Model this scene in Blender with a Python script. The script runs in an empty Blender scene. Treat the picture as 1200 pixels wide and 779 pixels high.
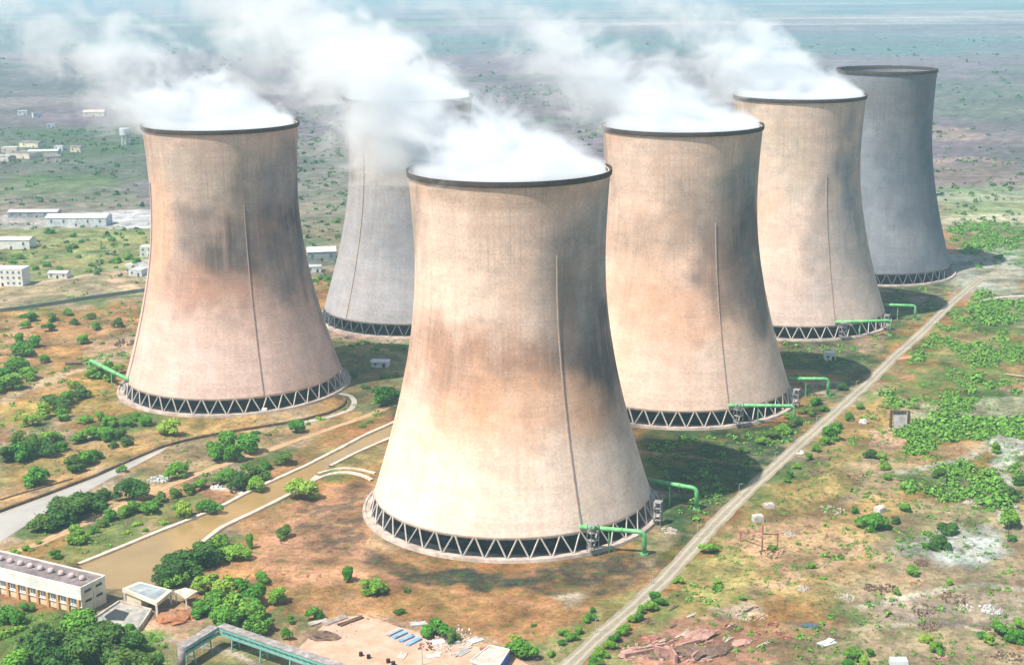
import bpy, math, random
import numpy as np

# ------------------------------------------------------------------ camera, world, sun, exposure
S = bpy.context.scene
COL = S.collection
CAM_H, PITCH, ROLL, FPX = 201.345, 0.2406, -0.0092, 1734.17
cam_d = bpy.data.cameras.new('camera'); cam = bpy.data.objects.new('camera', cam_d); COL.objects.link(cam)
cam_d.sensor_width = 36; cam_d.lens = 36 * FPX / 1200
cam_d.clip_start = 1; cam_d.clip_end = 120000
_cp, _sp, _cr, _sr = math.cos(PITCH), math.sin(PITCH), math.cos(ROLL), math.sin(ROLL)
cF = np.array([0, _cp, -_sp]); _R = np.array([1., 0, 0]); _U = np.cross(_R, cF)
cR = _R * _cr + _U * _sr; cU = _U * _cr - _R * _sr
from mathutils import Matrix, Vector
cam.matrix_world = Matrix(((cR[0], cU[0], -cF[0], 0), (cR[1], cU[1], -cF[1], 0), (cR[2], cU[2], -cF[2], CAM_H), (0, 0, 0, 1)))
S.camera = cam

SUN_EL, SUN_AZ_FROM = 59.0, 213.0      # direction the light comes FROM, degrees ccw from +x
sel, saz = math.radians(SUN_EL), math.radians(SUN_AZ_FROM)
sdir = Vector((math.cos(sel) * math.cos(saz), math.cos(sel) * math.sin(saz), math.sin(sel)))
W = bpy.data.worlds.new('World'); S.world = W; W.use_nodes = True
nt = W.node_tree; bg = nt.nodes['Background']
sky = nt.nodes.new('ShaderNodeTexSky'); sky.sky_type = 'NISHITA'; sky.sun_disc = False
sky.sun_elevation = sel; sky.sun_rotation = math.pi / 2 - saz
sky.dust_density = 1.5; sky.air_density = 1.2
nt.links.new(sky.outputs[0], bg.inputs[0]); bg.inputs[1].default_value = 0.085
sl = bpy.data.lights.new('sun', 'SUN'); sl.energy = 4.8; sl.angle = math.radians(0.6); sl.color = (1, 0.91, 0.80)
so = bpy.data.objects.new('sun', sl); COL.objects.link(so)
so.rotation_euler = sdir.to_track_quat('Z', 'Y').to_euler(); so.location = (0, 0, 600)
S.view_settings.view_transform = 'Standard'; S.view_settings.look = 'None'
S.view_settings.gamma = 1; S.view_settings.use_curve_mapping = False
S.view_settings.exposure = 0.66
S.render.engine = 'CYCLES'
cy = S.cycles
cy.use_denoising = True; cy.max_bounces = 12; cy.diffuse_bounces = 2; cy.glossy_bounces = 2
cy.volume_bounces = 6; cy.transparent_max_bounces = 8
cy.volume_step_rate = 1.0; cy.volume_max_steps = 256
cy.use_adaptive_sampling = True; cy.adaptive_threshold = 0.02

# ------------------------------------------------------------------ helpers
rnd = random.Random(7)

def G(px, py, z=0.0):
    d = cF + cR * (px - 600) / FPX - cU * (py - 389.5) / FPX
    t = (z - CAM_H) / d[2]
    return np.array([d[0] * t, d[1] * t])

def P3(px, py, z=0.0):
    g = G(px, py, z); return (float(g[0]), float(g[1]), z)

def mpp(px, py):
    """metres per photo pixel across, at a ground point"""
    g = G(px, py); return (g[1] * _cp + CAM_H * _sp) / FPX

def _hash(ix, iy, seed):
    h = (ix.astype(np.int64) * 374761393 + iy.astype(np.int64) * 668265263 + seed * 974634777) & 0xffffffff
    h = ((h ^ (h >> 13)) * 1274126177) & 0xffffffff
    return ((h ^ (h >> 16)) & 0xffff) / 65535.0

def vnoise(x, y, seed=0):
    ix = np.floor(x); iy = np.floor(y); fx = x - ix; fy = y - iy
    fx = fx * fx * (3 - 2 * fx); fy = fy * fy * (3 - 2 * fy)
    a = _hash(ix, iy, seed); b = _hash(ix + 1, iy, seed); c = _hash(ix, iy + 1, seed); d = _hash(ix + 1, iy + 1, seed)
    return (a * (1 - fx) + b * fx) * (1 - fy) + (c * (1 - fx) + d * fx) * fy

def fbm(x, y, L, octs=4, seed=0, gain=0.55):
    x = np.asarray(x, float); y = np.asarray(y, float)
    s = np.zeros_like(x); a = 1; t = 0
    for k in range(octs):
        s += a * vnoise(x / L + 17.3 * k, y / L - 9.1 * k, seed + k); t += a; a *= gain; L *= 0.5
    return s / t

def sstep(a, b, x):
    t = np.clip((x - a) / (b - a), 0, 1); return t * t * (3 - 2 * t)

def sd_poly(X, Y, P):
    """signed distance, negative inside"""
    n = len(P); d = np.full(X.shape, 1e18); ins = np.zeros(X.shape, bool)
    for i in range(n):
        ax, ay = P[i]; bx, by = P[(i + 1) % n]
        ex, ey = bx - ax, by - ay; wx, wy = X - ax, Y - ay
        t = np.clip((wx * ex + wy * ey) / (ex * ex + ey * ey + 1e-9), 0, 1)
        d = np.minimum(d, (wx - ex * t) ** 2 + (wy - ey * t) ** 2)
        c = ((ay <= Y) & (by > Y)) | ((by <= Y) & (ay > Y))
        with np.errstate(divide='ignore', invalid='ignore'):
            xi = ax + (Y - ay) / (by - ay if by != ay else 1e-9) * ex
        ins ^= c & (X < xi)
    d = np.sqrt(d); return np.where(ins, -d, d)

def d_line(X, Y, P):
    d = np.full(X.shape, 1e18)
    for (ax, ay), (bx, by) in zip(P[:-1], P[1:]):
        ex, ey = bx - ax, by - ay; wx, wy = X - ax, Y - ay
        t = np.clip((wx * ex + wy * ey) / (ex * ex + ey * ey + 1e-9), 0, 1)
        d = np.minimum(d, (wx - ex * t) ** 2 + (wy - ey * t) ** 2)
    return np.sqrt(d)

def link(o, parent=None):
    COL.objects.link(o)
    if parent: o.parent = parent
    return o

def tag(o, label=None, cat=None, group=None, kind=None):
    if label: o['label'] = label
    if cat: o['category'] = cat
    if group: o['group'] = group
    if kind: o['kind'] = kind
    return o

def empty(name, loc, rz=0.0):
    o = bpy.data.objects.new(name, None); COL.objects.link(o); o.location = loc; o.rotation_euler = (0, 0, rz)
    o.empty_display_size = 1
    return o

class MB:
    def __init__(s): s.v = []; s.f = []
    def add(s, V, F):
        n = len(s.v); s.v += [tuple(map(float, p)) for p in V]; s.f += [tuple(i + n for i in f) for f in F]; return s
    def box(s, c, d, rz=0.0, taper=1.0):
        hx, hy, hz = d[0] / 2, d[1] / 2, d[2] / 2; cz, sz = math.cos(rz), math.sin(rz); V = []
        for k, t in ((-1, 1.0), (1, taper)):
            for a, b in ((-1, -1), (1, -1), (1, 1), (-1, 1)):
                x, y = a * hx * t, b * hy * t
                V.append((c[0] + x * cz - y * sz, c[1] + x * sz + y * cz, c[2] + k * hz))
        return s.add(V, [(0, 3, 2, 1), (4, 5, 6, 7), (0, 1, 5, 4), (1, 2, 6, 5), (2, 3, 7, 6), (3, 0, 4, 7)])
    def prism(s, P, z0, z1):
        n = len(P)
        area = sum(P[i][0] * P[(i + 1) % n][1] - P[(i + 1) % n][0] * P[i][1] for i in range(n))
        if area < 0: P = P[::-1]
        V = [(p[0], p[1], z0) for p in P] + [(p[0], p[1], z1) for p in P]
        return s.add(V, [tuple(range(n))[::-1], tuple(range(n, 2 * n))] + [(i, (i + 1) % n, n + (i + 1) % n, n + i) for i in range(n)])
    def bar(s, a, b, w, h=None):
        a = Vector(a); b = Vector(b); h = h or w; d = (b - a).normalized()
        u = d.cross(Vector((0, 0, 1)))
        if u.length < 1e-3: u = Vector((1, 0, 0))
        u.normalize(); v = u.cross(d)
        V = [p + u * (x * w / 2) + v * (y * h / 2) for p in (a, b) for x, y in ((-1, -1), (1, -1), (1, 1), (-1, 1))]
        return s.add(V, [(0, 3, 2, 1), (4, 5, 6, 7), (0, 1, 5, 4), (1, 2, 6, 5), (2, 3, 7, 6), (3, 0, 4, 7)])
    def tube(s, pts, r, n=10, r1=None):
        pts = [Vector(p) for p in pts]; m = len(pts); V = []; F = []
        t0 = (pts[1] - pts[0]).normalized(); u = t0.cross(Vector((0, 0, 1)))
        if u.length < 1e-2: u = Vector((1, 0, 0))
        u.normalize()
        for i, p in enumerate(pts):
            t = (pts[min(i + 1, m - 1)] - pts[max(i - 1, 0)]).normalized()
            u = (u - t * u.dot(t)).normalized(); v = t.cross(u)
            rr = r if r1 is None else r + (r1 - r) * i / (m - 1)
            for k in range(n):
                a = 2 * math.pi * k / n; V.append(p + (u * math.cos(a) + v * math.sin(a)) * rr)
        for i in range(m - 1):
            for k in range(n):
                k2 = (k + 1) % n; F.append((i * n + k, i * n + k2, (i + 1) * n + k2, (i + 1) * n + k))
        F.append(tuple(range(n))[::-1]); F.append(tuple((m - 1) * n + k for k in range(n)))
        return s.add(V, F)
    def lump(s, c, r, seed=0, n=9, m=5, amp=0.3, flat=0.0):
        rr = random.Random(seed); V = [(c[0], c[1], c[2] + r[2] * (1 + rr.uniform(-amp, amp) * .4))]; F = []
        for j in range(1, m + 1):
            ph = j / m * math.pi / 2
            for k in range(n):
                a = 2 * math.pi * k / n; q = 1 + rr.uniform(-amp, amp)
                V.append((c[0] + r[0] * math.sin(ph) * math.cos(a) * q, c[1] + r[1] * math.sin(ph) * math.sin(a) * q,
                          c[2] + (r[2] * math.cos(ph) * (1 + rr.uniform(-amp, amp)) if j < m else -0.3)))
        for k in range(n): F.append((0, 1 + k, 1 + (k + 1) % n))
        for j in range(m - 1):
            for k in range(n):
                a = 1 + j * n + k; b = 1 + j * n + (k + 1) % n; F.append((a, a + n, b + n, b))
        return s.add(V, F)
    def mesh(s, name, mat, smooth=False):
        me = bpy.data.meshes.new(name); me.from_pydata(s.v, [], s.f); me.materials.append(mat)
        if smooth: me.polygons.foreach_set('use_smooth', [True] * len(me.polygons))
        me.update(); return me
    def build(s, name, mat, parent=None, smooth=False):
        return link(bpy.data.objects.new(name, s.mesh(name, mat, smooth)), parent)

def grid_mesh(name, V, nr, nc, wrap=False, flip=False):
    """fast quad grid from V (nr*nc,3)"""
    me = bpy.data.meshes.new(name)
    r = np.arange(nr - 1)[:, None]; c = np.arange(nc if wrap else nc - 1)[None, :]; c2 = (c + 1) % nc
    q = np.stack([r * nc + c, r * nc + c2, (r + 1) * nc + c2, (r + 1) * nc + c], -1).reshape(-1, 4)
    if flip: q = q[:, ::-1]
    me.vertices.add(len(V)); me.vertices.foreach_set('co', np.asarray(V, np.float32).ravel())
    me.loops.add(q.size); me.loops.foreach_set('vertex_index', np.ascontiguousarray(q, dtype=np.int32).ravel())
    me.polygons.add(len(q)); me.polygons.foreach_set('loop_start', np.arange(0, q.size, 4, dtype=np.int32))
    me.polygons.foreach_set('use_smooth', np.ones(len(q), bool))
    me.update(calc_edges=True); return me, q

def quads_mesh(name, V, mat):
    """V (n,4,3) separate quads"""
    V = np.asarray(V, np.float32); n = len(V); me = bpy.data.meshes.new(name)
    me.vertices.add(n * 4); me.vertices.foreach_set('co', V.ravel())
    me.loops.add(n * 4); me.loops.foreach_set('vertex_index', np.arange(n * 4, dtype=np.int32))
    me.polygons.add(n); me.polygons.foreach_set('loop_start', np.arange(0, n * 4, 4, dtype=np.int32))
    me.update(calc_edges=True); me.materials.append(mat); return me

# node expression helper -------------------------------------------------
class N:
    def __init__(s, t): s.t = t
    def node(s, typ, **k):
        n = s.t.nodes.new(typ)
        for a, b in k.items(): setattr(n, a, b)
        return n
    def put(s, sock, v):
        if isinstance(v, (int, float, tuple, list)): sock.default_value = v
        else: s.t.links.new(v, sock)
    def m(s, op, *a, clamp=False):
        n = s.node('ShaderNodeMath', operation=op, use_clamp=clamp)
        for i, v in enumerate(a): s.put(n.inputs[i], v)
        return n.outputs[0]
    def noise(s, vec, scale, detail=4, rough=0.55, dist=0.0, dim='3D'):
        n = s.node('ShaderNodeTexNoise', noise_dimensions=dim)
        s.put(n.inputs['Vector'], vec); n.inputs['Scale'].default_value = scale
        n.inputs['Detail'].default_value = detail; n.inputs['Roughness'].default_value = rough; n.inputs['Distortion'].default_value = dist
        return n.outputs[0]
    def rng(s, v, a, b, c, d, smooth=False):
        n = s.node('ShaderNodeMapRange'); n.interpolation_type = 'SMOOTHSTEP' if smooth else 'LINEAR'
        s.put(n.inputs[0], v)
        for i, x in enumerate((a, b, c, d)): n.inputs[i + 1].default_value = x
        return n.outputs[0]
    def mix(s, f, a, b, mode='MIX'):
        n = s.node('ShaderNodeMix', data_type='RGBA', blend_type=mode)
        s.put(n.inputs[0], f); s.put(n.inputs[6], a); s.put(n.inputs[7], b); return n.outputs[2]
    def vmul(s, v, k):
        n = s.node('ShaderNodeVectorMath', operation='MULTIPLY'); s.put(n.inputs[0], v); n.inputs[1].default_value = k; return n.outputs[0]
    def sep(s, v):
        n = s.node('ShaderNodeSeparateXYZ'); s.put(n.inputs[0], v); return n.outputs
    def coord(s, k='Object'): return s.node('ShaderNodeTexCoord').outputs[k]
    def bump(s, h, strength, dist):
        n = s.node('ShaderNodeBump'); n.inputs['Strength'].default_value = strength; n.inputs['Distance'].default_value = dist
        s.put(n.inputs['Height'], h); return n.outputs[0]

def newmat(name, rough=0.85, spec=0.25):
    m = bpy.data.materials.new(name); m.use_nodes = True
    b = m.node_tree.nodes['Principled BSDF']; b.inputs['Roughness'].default_value = rough
    b.inputs['Specular IOR Level'].default_value = spec
    return m, N(m.node_tree), b

def mat(name, col, var=0.25, scale=1.0, rough=0.85, spec=0.2, col2=None, bump=0.0, metal=0.0):
    """procedural: colour broken up by two noises, optional second colour in patches"""
    m, n, b = newmat(name, rough, spec)
    g = n.node('ShaderNodeNewGeometry').outputs['Position']
    a = n.noise(g, 0.35 * scale, 5, 0.6); c = n.noise(g, 2.5 * scale, 3, 0.6)
    v = n.m('ADD', n.rng(a, .3, .7, 1 - var, 1 + var), n.rng(c, .3, .7, -var * .5, var * .5))
    base = (*col, 1)
    if col2: base = n.mix(n.rng(n.noise(g, 0.2 * scale, 4, .65), .42, .6, 0, 1), (*col, 1), (*col2, 1))
    o = n.mix(1.0, base, v, 'MULTIPLY')
    n.put(b.inputs['Base Color'], o); b.inputs['Metallic'].default_value = metal
    if bump: n.put(b.inputs['Normal'], n.bump(c, bump, .2))
    return m

M = {}
M['column'] = mat('pale_concrete', (.50, .46, .41), .2, 1.5)
M['column_dark'] = mat('dark_concrete', (.13, .14, .15), .25, 1.5)  # darker concrete for the columns of the two grey towers
M['basin'] = mat('basin_concrete', (.50, .42, .36), .25, .8, col2=(.36, .29, .25))
M['rim'] = mat('rim_concrete', (.075, .062, .055), .3, 1)
M['fill'] = mat('dark_fill', (.018, .022, .022), .5, 1.5, col2=(.05, .06, .055))
M['rib'] = mat('rib_steel', (.42, .335, .28), .2, 1)
M['pipe'] = mat('green_paint', (.10, .42, .14), .25, 1.5, rough=.55, spec=.4, col2=(.20, .48, .22))
M['white'] = mat('white_paint', (.78, .78, .74), .1, .6, col2=(.66, .66, .62))
M['offwhite'] = mat('limewash', (.74, .68, .54), .14, .8, col2=(.62, .54, .40))
M['yellow'] = mat('yellow_render', (.70, .58, .38), .15, .8)
M['tanwall'] = mat('tan_render', (.60, .33, .15), .15, .8)
M['roofgrey'] = mat('weathered_roof', (.17, .14, .135), .3, .8, col2=(.23, .20, .2))
M['roofblue'] = mat('bluegrey_roof', (.22, .27, .29), .25, .8, col2=(.33, .36, .36))
M['tin'] = mat('pale_tin', (.56, .56, .56), .1, .5, rough=.5, spec=.4)
M['dark'] = mat('opening_dark', (.03, .035, .04), .1, 1, rough=.4, spec=.5)
M['glass'] = mat('window_glass', (.10, .14, .18), .2, 1, rough=.15, spec=.6)
M['teal'] = mat('teal_steel', (.18, .44, .38), .2, 1.2, rough=.5, spec=.4)
M['frame'] = mat('weathered_frame_steel', (.27, .27, .26), .2, 2)
M['galv'] = mat('galvanised_steel', (.40, .42, .42), .15, 2, rough=.5, spec=.4)
M['walk'] = mat('gallery_roof_tin', (.24, .22, .21), .35, 2, col2=(.34, .31, .3))
M['blue'] = mat('blue_sheet', (.16, .34, .60), .2, 1, rough=.5, spec=.4, col2=(.25, .42, .62))
M['bluetrim'] = mat('blue_stripe', (.10, .22, .65), .1, 1)
M['rust'] = mat('rusty_steel', (.30, .11, .07), .4, 1.5, col2=(.42, .22, .17))
M['brick'] = mat('pink_rubble', (.50, .30, .24), .3, 1.5, col2=(.34, .2, .17), bump=.4)
M['brown'] = mat('brown_heap', (.13, .085, .065), .3, 1.5, col2=(.2, .14, .1), bump=.4)
M['redsoil'] = mat('red_soil_heap', (.36, .15, .07), .25, 1, col2=(.28, .16, .09), bump=.4)
M['stone'] = mat('pale_stone', (.55, .50, .44), .25, 1.2, col2=(.42, .37, .3), bump=.4)
M['bank'] = mat('canal_lining', (.62, .55, .46), .18, 1.0, col2=(.50, .42, .33), bump=.3)
M['darkbank'] = mat('dark_retaining_wall', (.12, .08, .05), .3, 1, col2=(.2, .14, .09), bump=.3)
M['deck'] = mat('intake_deck', (.27, .29, .28), .3, 1.2, col2=(.42, .37, .31))
M['bark'] = mat('bark', (.10, .075, .05), .3, 2)
M['pale'] = mat('pale_sheet', (.62, .66, .68), .2, 1.2, col2=(.5, .52, .52))
M['black'] = mat('black_plastic', (.03, .03, .03), .2, 1)
M['orange'] = mat('orange_paint', (.75, .22, .04), .1, 1)

def leafmat(name, c1, c2):
    m, n, b = newmat(name, .7, .15)
    g = n.node('ShaderNodeNewGeometry'); oi = n.node('ShaderNodeObjectInfo').outputs['Random']
    col = n.mix(g.outputs['Random Per Island'], (*c1, 1), (*c2, 1))
    col = n.mix(n.rng(oi, .2, 1, 0, .45), col, (*[min(1, c2[0] * 1.9), c2[1] * .95, c2[2]], 1))
    f = n.m('ADD', n.rng(oi, 0, 1, .8, 1.2), n.rng(n.noise(g.outputs['Position'], .5, 3), .35, .65, -.22, .22))
    n.put(b.inputs['Base Color'], n.mix(1.0, col, f, 'MULTIPLY')); return m
M['leaf'] = leafmat('leaves_mid', (.03, .15, .015), (.11, .33, .035))
M['leafd'] = leafmat('leaves_dark', (.025, .095, .015), (.075, .19, .035))
M['leafb'] = leafmat('leaves_bright', (.07, .23, .02), (.18, .38, .05))
M['scrub'] = leafmat('scrub_leaves', (.03, .15, .02), (.12, .34, .05))
M['scrubdry'] = leafmat('dry_scrub', (.10, .10, .05), (.22, .20, .09))

# ------------------------------------------------------------------ site layout (ground positions)
TOW = dict(
    A=(-139.58, 717.43), B=(-58.94, 865.28), C=(-.47, 540.31),
    D=(80.10, 691.08), E=(165.10, 850.64), F=(248.33, 986.91))
def GP(L): return [tuple(G(*p)) for p in L]
ROAD = GP([(515, 930), (580, 860), (637, 805), (667, 779), (702, 745), (742, 712), (777, 680), (813, 640), (845, 606), (882, 570), (930, 527), (976, 486), (1020, 446), (1046, 420), (1080, 390), (1112, 358), (1135, 338), (1150, 326), (1200, 318)])
ROADTR = GP([(1046, 421), (1085, 416), (1110, 424), (1140, 432), (1200, 441)])
TRACK = GP([(-30, 655), (40, 640), (100, 612), (150, 590), (200, 568), (240, 552), (280, 538), (330, 522), (375, 506), (420, 491), (462, 474), (500, 455)])
NB = GP([(92, 662), (130, 647), (185, 624), (222, 610), (258, 595), (288, 579), (322, 563), (358, 547), (399, 526), (425, 512), (461, 496), (500, 478)])
SB = GP([(205, 668), (230, 642), (258, 620), (300, 600), (335, 583), (363, 566), (372, 559), (387, 547), (420, 530), (462, 512), (500, 494)])
CANAL1 = NB + SB[::-1] + GP([(190, 690), (120, 690)])
C2TOP = GP([(-40, 614), (0, 600), (60, 578), (110, 559), (150, 541), (190, 524), (225, 515), (262, 508), (300, 502), (345, 495), (385, 485), (403, 476), (405, 468), (392, 465)])
CANAL2 = GP([(-40, 614), (0, 600), (60, 578), (110, 559), (150, 541), (190, 524), (200, 523), (186, 531), (160, 545), (130, 560), (105, 574), (70, 592), (45, 606), (20, 622), (0, 635), (-40, 650)])

C = {
 'ochre': (.32, .19, .07), 'dry': (.28, .22, .085), 'red': (.42, .16, .07), 'pink': (.50, .31, .21),
 'green': (.07, .155, .035), 'bgreen': (.14, .27, .06), 'dsoil': (.10, .085, .065), 'ash': (.46, .51, .46), 'sand': (.50, .40, .26),
 'dgreen': (.05, .10, .045), 'mauve': (.22, .17, .16), 'brown': (.24, .15, .08), 'pale': (.55, .50, .40), 'grey': (.34, .33, .30), 'tan': (.36, .28, .19)}

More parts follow.
